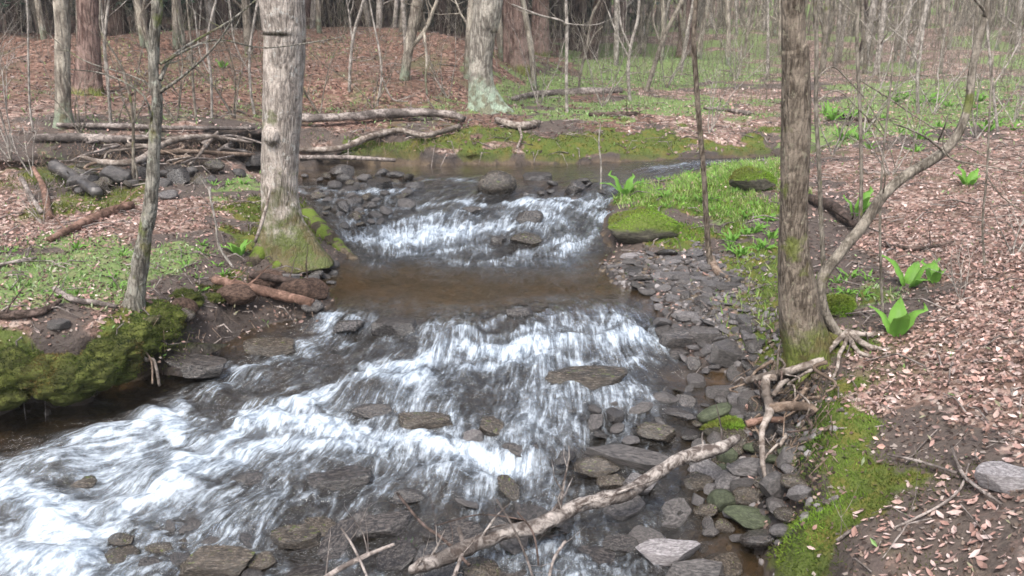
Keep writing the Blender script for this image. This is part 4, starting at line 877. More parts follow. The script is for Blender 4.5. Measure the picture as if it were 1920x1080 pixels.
def tree(name, label, base, path, mat, H=9, sides=24, roots=(), flare=0.35, fh=.12, rough=.10, group=None, cat='tree', crown=True, sub=4, limbs=(), dY=0.0, Y=None, twr=1.0):
    """base (u, v) on the ground; path [(u, v, width px)] from the base upwards, in the plane of the base, leaning back by dY per metre"""
    B = hit(*base, False)
    if Y is not None: B = atY(base[0], base[1], Y)
    t = thing(name, label, cat, B, group)
    pts = []; rad = []
    for u, v, wp in path:
        P = atY(u, v, B[1]); yy = B[1] + max(P[2] - B[2], 0) * dY; P = atY(u, v, yy)
        pts.append(P - B); rad.append(pm(P, wp) / 2)
    if pts[0][2] > -.05:
        pts.insert(0, pts[0] + np.array([0, 0, -.12])); rad.insert(0, rad[0] * 1.02)
    top = pts[-1]; d = pts[-1] - pts[-2]; d = d / np.linalg.norm(d); r0 = rad[-1]; hh = top[2]
    if H > hh + .5:
        n = 5; p = top.copy()
        for k in range(n):
            d = d * .75 + np.array([0, 0, .25]) + np.array([random.gauss(0, .03), random.gauss(0, .03), 0]); d /= np.linalg.norm(d)
            p = p + d * (H - hh) / n; pts.append(p.copy()); rad.append(r0 * (1 - .7 * (k + 1) / n))
    rts = [(math.cos(R(a)), math.sin(R(a)), k) for a, k in roots]; rb = rad[1]
    def lobes(f, P, dirs):
        z = P[2]; m = np.ones(len(dirs)) * (1 + flare * math.exp(-max(z, -.05) / fh))
        for cx, cy, k in rts:
            dt = np.maximum(dirs[:, 0] * cx + dirs[:, 1] * cy, 0); m = m + k * dt ** 7 * math.exp(-max(z, -.05) / (fh * 1.3))
        if rts: m = m + .42 * math.exp(-max(z, 0) / (fh * 1.5)) * noise(dirs * 2.6 + 4.2)
        if rts: m = m * (1 - min(.25, .12 * sum(k for _, _, k in rts)) * math.exp(-max(z, 0) / (fh * 1.5)))
        return m
    mb = MB(); PP, RR = mb.tube(pts, rad, sides, rough, lobes, seed=base[0] * .1, sub=sub)
    obj('trunk', mb.mesh('trunk'), M[mat], t)
    if crown:
        for k in range(5 if H > 6 else 3):
            i = int(len(PP) * random.uniform(.72, .97)); a = random.uniform(0, 6.28); lb = MB()
            limb_mesh(lb, PP[i], (math.cos(a), math.sin(a), .7), H * .22 * twr, RR[i] * .45, 0, 2)
            obj('branch', lb.mesh('branch'), M[mat], t)
    for pth in limbs:      # branches seen in the photo: [(u, v, width px, dy)]
        pp = []; rr = []
        for q in pth:
            P = atY(q[0], q[1], B[1] + (q[3] if len(q) > 3 else 0)); pp.append(P - B); rr.append(pm(P, q[2]) / 2)
        lb = MB(); SP, SR = lb.tube(pp, rr, 6, .05, sub=4, cap=False)
        for q in range(max(1, len(SP) // 4)):
            i = random.randrange(2, len(SP) - 1); D = SP[i] - SP[i - 1]; D /= np.linalg.norm(D) + 1e-9
            limb_mesh(lb, SP[i], D + np.array([random.gauss(0, .6), random.gauss(0, .4), random.gauss(.1, .6)]), random.uniform(.15, .45) * B[1] / 6, SR[i] * .55, 1, 2, kids=(1, 3))
        obj('branch', lb.mesh('branch'), M[mat], t)
    return t, B
def surface_path(pts, lift=0.0, water=True):
    return [hit(p[0], p[1], water) + np.array([0, 0, (p[3] if len(p) > 3 else lift)]) for p in pts]
def root_on(t, B, pts, mat, lift=0.0, name='root', sides=12, rough=.3, water=True):
    P = surface_path(pts, lift, water); r = [pm(p, q[2]) / 2 for p, q in zip(P, pts)]
    mb = MB(); mb.tube([p - B for p in P], r, sides, rough, sub=5, seed=pts[0][0]); return obj(name, mb.mesh(name), M[mat], t)

# the big pale trunk on the left
t, B = tree('maple_tree', 'largest pale grey trunk with mossy flared foot on the left bank', (545, 470), [(545, 490, 116), (540, 455, 98), (532, 415, 76), (527, 370, 66), (524, 300, 68), (527, 240, 70), (531, 160, 72), (534, 80, 76), (530, 0, 84)],
            'bark_pale', 12, 40, [(-28, .85), (-72, .55), (-125, .6), (195, .6), (60, .4), (140, .3)], .10, .14, .10, sub=7, dY=.0)
fuzz(t, t.children[0].data, 1.0, np.zeros(3), -.08, .42, 22000, .03, MC)
for pth in ([(575, 400, 34), (600, 432, 34), (625, 455, 30), (650, 476, 24), (668, 486, 12)], [(545, 440, 40), (560, 470, 40), (575, 495, 34), (585, 508, 14)], [(510, 430, 36), (495, 465, 36), (480, 488, 26), (465, 500, 12)], [(528, 440, 34), (528, 480, 34), (522, 505, 22)]):
    root_on(t, B, pth, 'wood_moss', -.01)
mb = MB(); mb.tube([atY(507, 350, B[1] - .22) - B, atY(500, 385, B[1] - .28) - B, atY(490, 420, B[1] - .36) - B, atY(478, 455, B[1] - .42) - B], [.008, .012, .014, .012], 6, .1, sub=4)
obj('climbing_root', mb.mesh('climbing_root'), M['root'], t)
mb = MB(); V, F = ICO[3]; P = atY(508, 255, B[1] - .14) - B; mb.add(V * np.array([.065, .06, .075]) * (1 + .15 * fbm(V * 3, 3))[:, None] + P, F); obj('burl', mb.mesh('burl'), M['bark_pale'], t, label='mossy burl')
# the brown trunk on the right
t2, B2 = tree('ash_tree', 'upright grey brown trunk on the right bank with furrowed bark', (1508, 668), [(1513, 684, 84), (1510, 650, 84), (1502, 610, 80), (1495, 550, 73), (1488, 470, 57), (1488, 400, 51), (1491, 300, 53), (1493, 200, 55), (1491, 100, 49), (1487, 0, 43)],
              'bark_brown', 11, 40, [(-60, .35), (-120, .3), (10, .4), (180, .3), (100, .3)], .06, .10, .05, sub=7)
fuzz(t2, t2.children[0].data, 1.0, np.zeros(3), -.05, .06, 2500, .018, MC)
for pth in ([(1550, 668, 16, .05), (1520, 700, 14, .03), (1495, 730, 10, .02), (1480, 745, 5)], [(1475, 668, 22), (1462, 690, 14), (1455, 700, 6)], [(1545, 630, 24, .05), (1570, 650, 14, .03), (1600, 660, 6)]):
    root_on(t2, B2, pth, 'bark_brown', .0)
# the curved sapling
t3, B3 = tree('curved_sapling', 'young smooth tree bending right from beside the brown trunk', (1588, 640), [(1592, 646, 14), (1568, 622, 18), (1548, 590, 20), (1538, 550, 21), (1545, 515, 21), (1575, 475, 20), (1620, 420, 20), (1655, 368, 20), (1700, 328, 19), (1755, 295, 19), (1792, 258, 17), (1815, 200, 15), (1825, 120, 14), (1845, 40, 13), (1852, 0, 13)],
              'bark_smooth', 6, 14, (), .0, .1, .04, sub=5, limbs=[[(1770, 285, 5), (1740, 260, 4, -.1), (1700, 240, 3, -.2), (1675, 232, 2, -.25)], [(1765, 280, 5), (1790, 300, 4, -.2), (1840, 310, 3, -.35), (1925, 326, 2, -.4)], [(1705, 322, 4), (1715, 260, 3, .1), (1700, 210, 2, .2), (1712, 160, 2, .25)], [(1655, 368, 4), (1660, 330, 3, -.1), (1655, 305, 2, -.1)], [(1760, 262, 4), (1770, 240, 3, -.1), (1778, 215, 2, -.1)]])
for pth in ([(1590, 640, 12, .05), (1620, 655, 11, .03), (1650, 660, 8, .01), (1668, 655, 4)], [(1590, 640, 12, .05), (1625, 640, 9, .04), (1660, 625, 5, .0)], [(1588, 640, 10, .06), (1582, 660, 8, .04), (1572, 680, 7, .04), (1568, 700, 6, .02), (1555, 724, 4)], [(1588, 640, 12, .06), (1560, 665, 10, .05), (1540, 690, 9, .04)], [(1590, 644, 10, .04), (1610, 668, 8, .02), (1650, 672, 4, 0)]):
    root_on(t3, B3, pth, 'root')
# slim dark sapling mid right
t4, B4 = tree('slim_sapling', 'slim dark sapling rising from the edge of the gravel bar', (1335, 500), [(1338, 512, 14), (1330, 480, 11), (1325, 420, 11), (1320, 330, 10), (1312, 240, 10), (1305, 150, 10), (1301, 70, 10), (1305, 0, 9)], 'bark_slim', 7, 12, (), .1, .05, .05, sub=5, twr=.6)
root_on(t4, B4, [(1332, 490, 14, .02), (1345, 515, 14, .02), (1365, 525, 9, .01)], 'root_brown')
# near left sapling
t5, B5 = tree('lichened_sapling', 'knotty lichened sapling in front on the left bank', (248, 575), [(246, 592, 42), (254, 555, 34), (262, 500, 31), (272, 440, 26), (282, 390, 25), (287, 320, 23), (291, 250, 22), (295, 190, 20), (288, 130, 18), (290, 60, 20), (295, 0, 20)],
              'bark_mossy', 6, 18, [(0, .2), (200, .3)], .1, .06, .16, sub=6, limbs=[[(300, 150, 9), (320, 110, 7, .1), (360, 80, 5, .3), (430, 40, 4, .5), (480, 0, 3, .6)], [(296, 175, 8), (340, 145, 5, -.1), (400, 90, 4, -.2), (440, 30, 3, -.3)], [(290, 190, 6), (280, 160, 4, .1), (240, 140, 3, .2), (150, 110, 2, .3), (75, 50, 2, .3)], [(285, 240, 5), (270, 180, 4, -.1), (200, 140, 3, -.1), (130, 130, 2, -.2)],
                     [(300, 120, 6), (400, 75, 4, .3), (500, 90, 3, .5), (640, 70, 2, .7)]])
# far and middle trees
tree('beech_tree', 'pale leaning trunk with whitish mossy foot on the far bank', (905, 205), [(912, 222, 74), (908, 195, 58), (902, 160, 46), (902, 110, 43), (906, 60, 47), (916, 0, 54)], 'bark_mint', 13, 28, [(-20, .7), (200, .6), (-90, .4)], .15, .16, .06, sub=6)
tree('brown_trunk_tree', 'wide reddish brown trunk just right of the pale leaning trunk', (968, 128), [(970, 145, 64), (968, 110, 54), (966, 60, 50), (964, 0, 52)], 'bark_red', 14, 20, [(-60, .4), (200, .4)], .2, .3, .05)
tree('maple_tree', 'straight pale trunk at the far left above the eroded bank', (120, 238), [(120, 248, 34), (118, 200, 27), (117, 100, 27), (114, 0, 28)], 'bark_far', 12, 16, [(0, .3), (180, .3)], .15, .12, .05)
tree('hemlock_tree', 'thick brown hemlock trunk with spreading roots on the left slope', (166, 175), [(166, 190, 66), (166, 160, 48), (166, 80, 40), (164, 0, 40)], 'bark_red', 14, 18, [(-30, .6), (210, .6), (-90, .5)], .2, .2, .06)
tree('twin_stem_tree', 'thin grey leaning tree on the leafy slope left of the pale leaning trunk', (757, 150), [(757, 158, 18), (762, 120, 17), (772, 60, 20), (785, 0, 24)], 'bark_far', 8, 12, (), .1, .1, .05, limbs=[[(768, 90, 10), (795, 60, 8), (812, 20, 7), (820, 0, 6)], [(795, 60, 6), (800, 110, 5, -.3), (798, 150, 4, -.4), (802, 185, 4, -.4)]])
tree('leaning_tree', 'dark leaning trunk left of the bright green patch', (1105, 112), [(1103, 122, 34), (1108, 90, 28), (1120, 40, 28), (1130, 0, 30)], 'bark_dark', 10, 14, (), .15, .2, .05)
tree('far_trunk_tree', 'straight reddish trunk standing behind the slim dark sapling', (1285, 108), [(1285, 116, 34), (1285, 80, 26), (1284, 0, 24)], 'bark_red', 12, 14, [(180, .4), (0, .4)], .2, .3, .05)
tree('forked_far_tree', 'dark leaning trunk in the far wood right of the brown trunk', (1622, 112), [(1620, 120, 26), (1625, 80, 22), (1638, 30, 24), (1652, 0, 24)], 'bark_dark', 9, 12, (), .1, .2, .05, limbs=[[(1632, 60, 12), (1622, 30, 9), (1625, 0, 8)]])
SAP = [  # (base, path, label, mat, limbs)
    ((1063, 212), [(1063, 216, 7), (1062, 150, 6), (1063, 60, 7), (1061, 0, 6)], 'thin white stem with one branch arching left over the far bank', 'bark_light', [[(1062, 48, 5), (1050, 38, 4, -.1), (1010, 28, 4, -.2), (960, 8, 3, -.3)]]),
    ((655, 172), [(655, 178, 6), (657, 120, 6), (664, 60, 6), (682, 0, 6)], 'thin pale stem on the leafy slope right of the big pale trunk', 'bark_light', [[(660, 70, 4), (655, 30, 3), (650, 0, 3)]]),
    ((1212, 172), [(1210, 178, 9), (1225, 130, 9), (1245, 70, 9), (1275, 10, 9)], 'thin grey tree leaning right at the edge of the bright green patch', 'bark_smooth', [[(1240, 85, 5), (1225, 40, 4), (1230, 0, 3)]]),
    ((1180, 190), [(1182, 196, 7), (1178, 140, 7), (1182, 90, 6), (1195, 40, 6), (1198, 0, 5)], 'crooked thin stem before the bright green patch', 'bark_light', [[(1182, 90, 5), (1165, 50, 4), (1160, 0, 3)], [(1180, 110, 4), (1155, 60, 3), (1140, 20, 3)]]),
    ((1088, 170), [(1085, 176, 5), (1088, 140, 5), (1100, 90, 5), (1110, 30, 5), (1125, 0, 4)], 'short thin stem between the white stem and the crooked one', 'bark_smooth', [[(1095, 110, 3), (1112, 70, 3), (1130, 50, 2)]]),
    ((1545, 520), [(1545, 530, 10), (1540, 420, 9), (1536, 320, 8), (1530, 200, 8), (1531, 90, 8), (1528, 0, 8)], 'thin grey stem right behind the brown trunk', 'bark_smooth', [[(1530, 150, 4), (1560, 125, 3, .1), (1590, 150, 3, .2), (1625, 190, 2, .2), (1660, 250, 2, .2)], [(1533, 190, 4), (1570, 170, 3, .1), (1610, 205, 2, .1), (1660, 260, 2, .2), (1680, 320, 2, .2)]]),
    ((1612, 420), [(1612, 428, 8), (1615, 330, 7), (1612, 200, 7), (1607, 80, 7), (1610, 0, 6)], 'thin stem rising from the leaves beyond the curved sapling', 'bark_smooth', [[(1612, 150, 3), (1660, 180, 3), (1750, 240, 2), (1860, 300, 2)]]),
    ((1658, 590), [(1655, 600, 6), (1652, 520, 5), (1650, 420, 5), (1655, 300, 4), (1668, 180, 4), (1675, 100, 3)], 'very thin stem beside the nearest bright green plant', 'bark_smooth', []),
    ((1846, 500), [(1846, 505, 5), (1842, 420, 4), (1850, 330, 4), (1855, 220, 4), (1862, 100, 3)], 'very thin stem among the leaves at the far right', 'bark_smooth', [[(1850, 330, 3), (1880, 370, 2), (1925, 400, 2)]]),
    ((1124, 372), [(1126, 378, 4), (1127, 310, 3), (1123, 270, 3), (1126, 232, 2)], 'hair thin bare stem standing in the water by the moss mound', 'bark_light', []),
    ((430, 500), [(460, 530, 6), (430, 492, 5), (410, 460, 5), (405, 420, 4), (395, 375, 4), (394, 350, 3)], 'thin bent stem at the left foot of the big pale trunk', 'bark_light', [[(405, 420, 3), (398, 390, 3), (390, 350, 2)]]),
    ((250, 340), [(250, 348, 7), (250, 280, 6), (247, 200, 5), (225, 120, 4), (190, 60, 4), (188, 0, 4)], 'thin dark stem leaning behind the lichened sapling', 'bark_smooth', [[(250, 300, 4), (258, 330, 4), (248, 350, 4)]]),
    ((208, 232), [(208, 238, 6), (204, 180, 6), (196, 90, 6), (200, 30, 6), (204, 0, 5)], 'pale double stem between the two far left trunks', 'bark_light', [[(204, 160, 5), (194, 60, 4), (188, 0, 4)]]),
    ((60, 250), [(64, 256, 5), (56, 200, 4), (53, 100, 4), (50, 0, 3)], 'thin pale stem near the left edge of the picture', 'bark_light', []),
    ((397, 222), [(397, 226, 5), (396, 150, 5), (388, 80, 5), (400, 20, 5), (405, 0, 4)], 'pale stem on the slope between the sapling and the big trunk', 'bark_light', [[(395, 140, 3), (375, 100, 3), (365, 20, 3)]]),
    ((365, 225), [(368, 228, 5), (362, 160, 5), (358, 80, 4), (350, 0, 4)], 'brownish stem left of the pale stem on the slope', 'bark_smooth', [[(360, 120, 3), (340, 60, 3), (330, 0, 3)]]),
    ((478, 215), [(478, 220, 6), (470, 170, 5), (468, 100, 5), (480, 20, 5), (484, 0, 5)], 'thin stem touching the left side of the big pale trunk', 'bark_light', [[(470, 140, 3), (440, 80, 3), (430, 0, 3)]]),
    ((705, 200), [(706, 205, 5), (715, 150, 4), (712, 100, 4), (700, 40, 3)], 'low crooked twig stem on the leafy slope in the centre', 'bark_light', [[(714, 140, 3), (735, 185, 3), (765, 190, 2)]]),
    ((1440, 150), [(1438, 155, 6), (1440, 90, 6), (1440, 0, 5)], 'pale thin stem at the left shoulder of the brown trunk', 'bark_light', []),
    ((1722, 215), [(1722, 222, 7), (1720, 150, 6), (1728, 80, 6), (1738, 0, 6)], 'slender stem leaning right above the green clumps', 'bark_light', [[(1722, 120, 4), (1700, 80, 3), (1665, 50, 2)]]),
    ((1870, 250), [(1872, 258, 6), (1862, 170, 5), (1855, 100, 5), (1850, 40, 5)], 'slender stem behind the top of the curved sapling', 'bark_light', [[(1862, 160, 3), (1895, 110, 3), (1920, 60, 3)]]),
]
for i, (b, pth, lab, mt, lm) in enumerate(SAP):
    tree('thin_sapling', lab, b, pth, mt, 4.5 if pth[-1][1] < 50 else 0, 7, (), 0, .1, .05, None, 'sapling', pth[-1][1] < 50, 4, lm, twr=.7)

TL = [(115, 'the far left pale trunk'), (166, 'the thick brown hemlock'), (292, 'the lichened sapling'), (525, 'the big pale trunk'), (785, 'the thin leaning grey tree'), (912, 'the pale leaning trunk'), (966, 'the wide reddish trunk'), (1062, 'the white stem'), (1130, 'the dark leaning trunk'), (1285, 'the straight reddish trunk'), (1303, 'the slim dark sapling'), (1488, 'the brown trunk'), (1535, 'the thin grey stem'), (1610, 'the thin stem beyond the sapling'), (1645, 'the far forked tree'), (1735, 'the slender leaning stem'), (1850, 'the top of the curved sapling')]
def treelabel(u, Y_, wd, what):
    best = None
    for a, nm in sorted(TL, key=lambda q: abs(u - q[0]))[:4]:
        g_ = abs(u - a); l_ = ('%s %s %s%s %s, %s' % (wd, what, 'just ' if g_ < 25 else 'well ' if g_ > 110 else '', 'left of' if u < a else 'right of', nm, 'nearest row' if Y_ < 24 else 'middle distance' if Y_ < 33 else 'farthest row'))
        if l_ not in USED: USED[l_] = 1; return l_
        best = best or l_
    USED[best] += 1; return best
# bare saplings of the far right wood: six kinds built once and copied
protos = []
G_R = 'slender bare trees crowding the far right wood'; L_R = 'slender bare grey tree in the crowded wood at the upper right'
for k in range(6):
    t_ = thing('bare_tree', L_R, 'tree', (0, 0, 0), G_R)
    mb = MB(); h = random.uniform(6, 9); pts = [np.array([0, 0, -.2])]; d = np.array([0, 0, 1.0])
    for q in range(9):
        d = d + np.array([random.gauss(0, .06), random.gauss(0, .06), 0]); d /= np.linalg.norm(d); pts.append(pts[-1] + d * h / 9)
    r0 = random.uniform(.035, .075); rad = [r0 * (1 - .75 * q / 9) for q in range(10)]; mb.tube(pts, rad, 7, .06, sub=2)
    mt = ['bark_far', 'bark_light', 'bark_smooth'][k % 3]; obj('trunk', mb.mesh('trunk'), M[mt], t_)
    for q in range(7):
        i = random.randrange(1, 9); lb = MB(); a = random.uniform(0, 6.28)
        limb_mesh(lb, pts[i], (math.cos(a), math.sin(a), .8), random.uniform(.8, 1.8), rad[i] * .4, 0, 2); obj('branch', lb.mesh('branch'), M[mt], t_)
    protos.append(t_)
n = 0
for k in range(165):
    Yb = random.uniform(19, 46); u = random.uniform(1080, 2050) if k < 112 else random.uniform(-150, 1080)
    X_ = (u - 960) / FPX * Yb * 1.02
    z_ = float(G(X_, Yb)); o = protos[n] if n < 6 else copy_tree(protos[n % 6]); n += 1
    if k >= 112: o['label'] = 'slender bare tree among the shaded trunks at the top centre'; o['group'] = 'slender bare trees at the top centre and left'
    if k >= 112: Yb = random.uniform(14, 26); X_ = (u - 960) / FPX * Yb * 1.02; z_ = float(G(X_, Yb))
    o.location = (X_, Yb, z_); o.rotation_euler = (random.gauss(0, .05), random.gauss(0, .05), random.uniform(0, 6.28)); s_ = random.uniform(.7, 1.4); o['label'] = treelabel(u, Yb, 'thicker' if s_ > 1.15 else 'slender' if s_ > .9 else 'very slender', 'bare tree'); o.scale = (s_, s_, s_ * random.uniform(.9, 1.2))
# dark hemlocks behind the leafy slope
def hem_crown(seed, h):
    r = np.random.default_rng(seed); n = 5200
    z = r.uniform(.24, 1, n); a = r.integers(0, 26, n) * 2.399 + r.normal(0, .10, n); L = (1.02 - z) ** .7 * 2.6; q = r.random(n) ** .6
    x = np.cos(a) * L * q; y = np.sin(a) * L * q; zz = z * h - q * L * .35 + r.normal(0, .12, n)
    c = np.stack([x, y, zz], -1); D = r.normal(size=(n, 3)); D[:, 2] *= .4; D /= np.linalg.norm(D, axis=1)[:, None]; E = r.normal(size=(n, 3)); E /= np.linalg.norm(E, axis=1)[:, None]
    s = r.uniform(.10, .24, n)[:, None]; V = np.stack([c, c + D * s + E * s * .3, c + D * s * 2, c + D * s - E * s * .3], 1).reshape(-1, 3)
    F = np.arange(n * 4).reshape(n, 4); cc = np.repeat(np.array([(.04, .065, .04)]) * r.uniform(.5, 1.7, (n, 1)), 4, 0)
    return mesh_from('crown', V, F, False, {'col': cc})
hp = []
G_H = 'dark hemlocks in the shaded wood'; L_H = 'dark hemlock trunk in the shaded wood behind the leafy slope'
for k in range(3):
    t_ = thing('hemlock_tree', L_H, 'tree', (0, 0, 0), G_H); mb = MB(); h = 13
    mb.tube([(0, 0, -.3), (.0, 0, .1), (.02, .01, 1), (.05, 0, 4), (0, .05, 8), (0, 0, h)], [.30, .24, .19, .16, .11, .02], 12, .08, sub=3); obj('trunk', mb.mesh('trunk'), M[['bark_red', 'bark_dark', 'bark_dark'][k]], t_)
    obj('crown', hem_crown(k + 5, h), M['needles'], t_, kind='stuff')
    for q in range(8):
        lb = MB(); a = random.uniform(0, 6.28); limb_mesh(lb, (0, 0, random.uniform(1.2, 3.2)), (math.cos(a), math.sin(a), .1), random.uniform(.7, 1.5), .014, 0, 1, droop=.05); obj('dead_branch', lb.mesh('dead_branch'), M['bark_light'], t_)
    hp.append(t_)
spots = [(-60, 19), (20, 17.5), (90, 23), (240, 20), (255, 16.5), (330, 24), (420, 21), (450, 18), (475, 26), (595, 20), (640, 25), (690, 22), (740, 27), (835, 24), (860, 29), (1010, 21), (1040, 28), (1075, 24), (1150, 29), (1185, 33), (-150, 22), (-220, 18), (380, 28), (545, 27), (-40, 27), (150, 29), (790, 31), (900, 33), (970, 35), (620, 33), (310, 32), (500, 36), (60, 35), (1100, 37), (1060, 33), (720, 36), (-300, 26), (-380, 20), (200, 37), (850, 38)]
for i, (u, Yb) in enumerate(spots):
    o = hp[i] if i < 3 else copy_tree(hp[i % 3]); X_ = (u - 960) / FPX * Yb * 1.02
    o.location = (X_, Yb, float(G(X_, Yb))); s_ = random.uniform(.75, 1.2); o['label'] = treelabel(u, Yb, 'thick' if s_ > 1 else 'dark', 'hemlock trunk'); o.scale = (s_, s_, random.uniform(.9, 1.15)); o.rotation_euler = (random.gauss(0, .02), random.gauss(0, .03), random.uniform(0, 6.28))
for u, Yb, s_, lab in [(20, 15.5, .34, 'young low hemlock with dark needles at the upper left corner'), (215, 17, .4, 'young low hemlock behind the thick brown hemlock'), (440, 18.5, .38, 'young hemlock with drooping needles left of the big pale trunk'), (-120, 14.5, .4, 'young hemlock beyond the left edge stems'), (90, 17.5, .42, 'young hemlock between the two far left trunks'), (330, 16.5, .33, 'small hemlock right of the lichened sapling top')]:
    o = copy_tree(hp[1]); X_ = (u - 960) / FPX * Yb * 1.02; o.location = (X_, Yb, float(G(X_, Yb)) - .4); o.scale = (s_, s_, s_); o.rotation_euler = (0, 0, u); o['label'] = lab; o['group'] = 'young hemlocks at the upper left'
# evergreen needle clumps added far behind to darken the wood, and the grey tangle of far twigs at the right
n = 42000; Yb = rng.uniform(30, 52, n); X = rng.uniform(-44, 6, n); keepx = X < (rng.normal(2, 2, n)); Yb, X = Yb[keepx], X[keepx]; n = len(X)
zb = G(X, Yb) + rng.random(n) ** 1.2 * 7
c = np.stack([X, Yb, zb], -1); D = rng.normal(size=(n, 3)); D /= np.linalg.norm(D, axis=1)[:, None]; E = rng.normal(size=(n, 3)); E /= np.linalg.norm(E, axis=1)[:, None]; s = rng.uniform(.2, .5, n)[:, None]
V = np.stack([c, c + D * s + E * s * .4, c + D * s * 2, c + D * s - E * s * .4], 1).reshape(-1, 3)
obj('darkening_evergreens', mesh_from('darkening_evergreens', V, np.arange(n * 4).reshape(n, 4), False, {'col': np.repeat(np.array([(.05, .065, .045)]) * rng.uniform(.4, 1.6, (n, 1)), 4, 0)}), M['needles'], kind='stuff', label='dark evergreen mass added to darken the wood behind the slope')
mb = MB()
for k in range(1500):
    Yb = random.uniform(30, 62); X_ = random.uniform(.02, .68) * Yb; z_ = float(G(X_, Yb)); h = random.uniform(2, 8); dx, dy = random.gauss(0, .12) * h, random.gauss(0, .1) * h; r = random.uniform(.015, .06)
    mb.tube([(X_, Yb, z_ - .1), (X_ + dx * .4 + random.gauss(0, .1), Yb + dy * .5, z_ + h * .5), (X_ + dx, Yb + dy, z_ + h)], [r, r * .7, r * .2], 3, cap=False)
    for q in range(3):
        f = random.uniform(.3, .9); p = np.array([X_ + dx * f * .9, Yb + dy * f, z_ + h * f]); e = p + np.array([random.gauss(0, .7), random.gauss(0, .5), random.uniform(.2, 1.1)]); mb.tube([p, e], [r * .35, r * .1], 3, cap=False)
obj('far_thicket', mb.mesh('far_thicket'), M['bark_far'], kind='stuff', label='grey tangle of bare stems far off in the right wood')

mb = MB()
for k in range(2300):
    Yb = random.uniform(11.8, 30); X_ = random.uniform(-.66, .66) * Yb; z_ = float(G(X_, Yb)); h = random.uniform(.3, 1.5) * (1 if random.random() < .8 else 1.8); r = random.uniform(.002, .005) * (Yb / 14)
    if inpoly(np.array([X_]), np.array([Yb]), poly)[0]: continue
    a = np.array([X_, Yb, z_ - .03]); m_ = a + np.array([random.gauss(0, .12), random.gauss(0, .1), h * .5]); e = m_ + np.array([random.gauss(0, .22), random.gauss(0, .15), h * .5]); mb.tube([a, m_, e], [r, r * .8, r * .4], 3, cap=False)
    for q in range(2):
        f = m_ * (1 - q * .5) + e * q * .5; mb.tube([f, f + np.array([random.gauss(0, .2), random.gauss(0, .15), random.uniform(.05, .35)])], [r * .6, r * .25], 3, cap=False)
obj('fine_brush', mb.mesh('fine_brush'), M['bark_smooth'], kind='stuff', label='fine bare brush standing across the far bank and slope')
# ------------------------------------------------------------------ logs, driftwood and roots
def log(name, label, cat, pts, mat, lift=.0, sides=12, rough=.16, stubs=0, water=True, group=None, sub=6, z=None):
    P = [W(p[0], p[1], p[3]) for p in pts] if z else surface_path(pts, lift, water)
    r = [pm(p, q[2]) / 2 for p, q in zip(P, pts)]; B = P[0].copy(); t = thing(name, label, cat, B, group)
    mb = MB(); SP, SR = mb.tube([p - B for p in P], r, sides, rough, sub=sub, seed=pts[0][0] * .13); obj('stem', mb.mesh('stem'), M[mat], t)
    for k in range(stubs):
        i = random.randrange(2, len(SP) - 2); D = SP[i + 1] - SP[i]; D /= np.linalg.norm(D); s = np.array([random.gauss(0, .6), random.gauss(0, .6), random.uniform(.2, 1)]); lb = MB()
        limb_mesh(lb, SP[i], D * .5 + s, random.uniform(.1, .35), SR[i] * .3, 1, 2, kids=(0, 2)); obj('stub', lb.mesh('stub'), M[mat], t)
    return t
log('fallen_branch', 'long knotty bark peeling branch lying over the stones in the foreground', 'branch',
    [(768, 1072, 12, .05), (790, 1062, 27, .07), (850, 1038, 30, .09), (940, 1000, 28, .12), (1010, 985, 30, .14), (1090, 946, 27, .16), (1170, 926, 29, .18), (1215, 898, 25, .20), (1270, 864, 24, .24), (1310, 850, 29, .26), (1350, 840, 22, .28), (1384, 820, 14, .30)], 'bark_peel', sides=18, rough=.34, stubs=10, z=True)
for pts, lab in [([(745, 925, 5, .1), (790, 980, 6, .1), (830, 1010, 6, .1), (880, 1060, 7, .08)], 'dark thin stick slanting down to the foreground branch'),
                 ([(600, 1090, 12, .02), (640, 1065, 12, .04), (690, 1040, 10, .08), (740, 1020, 6, .12)], 'short brown stick at the bottom centre'),
                 ([(930, 935, 4, .3), (960, 985, 4, .2), (985, 1040, 5, .1), (1000, 1085, 5, .05)], 'thin upright twig crossing the foreground branch'),
                 ([(1060, 1015, 6, .08), (1040, 1045, 6, .06), (1030, 1080, 6, .04)], 'short grey twig right of the foreground branch'),
                 ([(860, 990, 9, .14), (868, 1030, 9, .1), (850, 1085, 9, .05)], 'forked pale twig hanging over the lower end of the foreground branch'),
                 ([(640, 990, 4, .15), (665, 1030, 5, .1), (690, 1085, 5, .05)], 'thin brown twig near the bottom edge left of centre'),
                 ([(970, 960, 3, .3), (1000, 1000, 4, .2), (1010, 1060, 4, .1)], 'wiry dark twig over the middle of the foreground branch'),
                 ([(820, 985, 3, .2), (900, 965, 3, .22), (985, 975, 3, .22)], 'fine dark twig lying along the foreground branch')]:
    log('twig', lab, 'twig', pts, 'wood_dark' if 'dark' in lab else 'wood', sides=6, stubs=3, z=True)
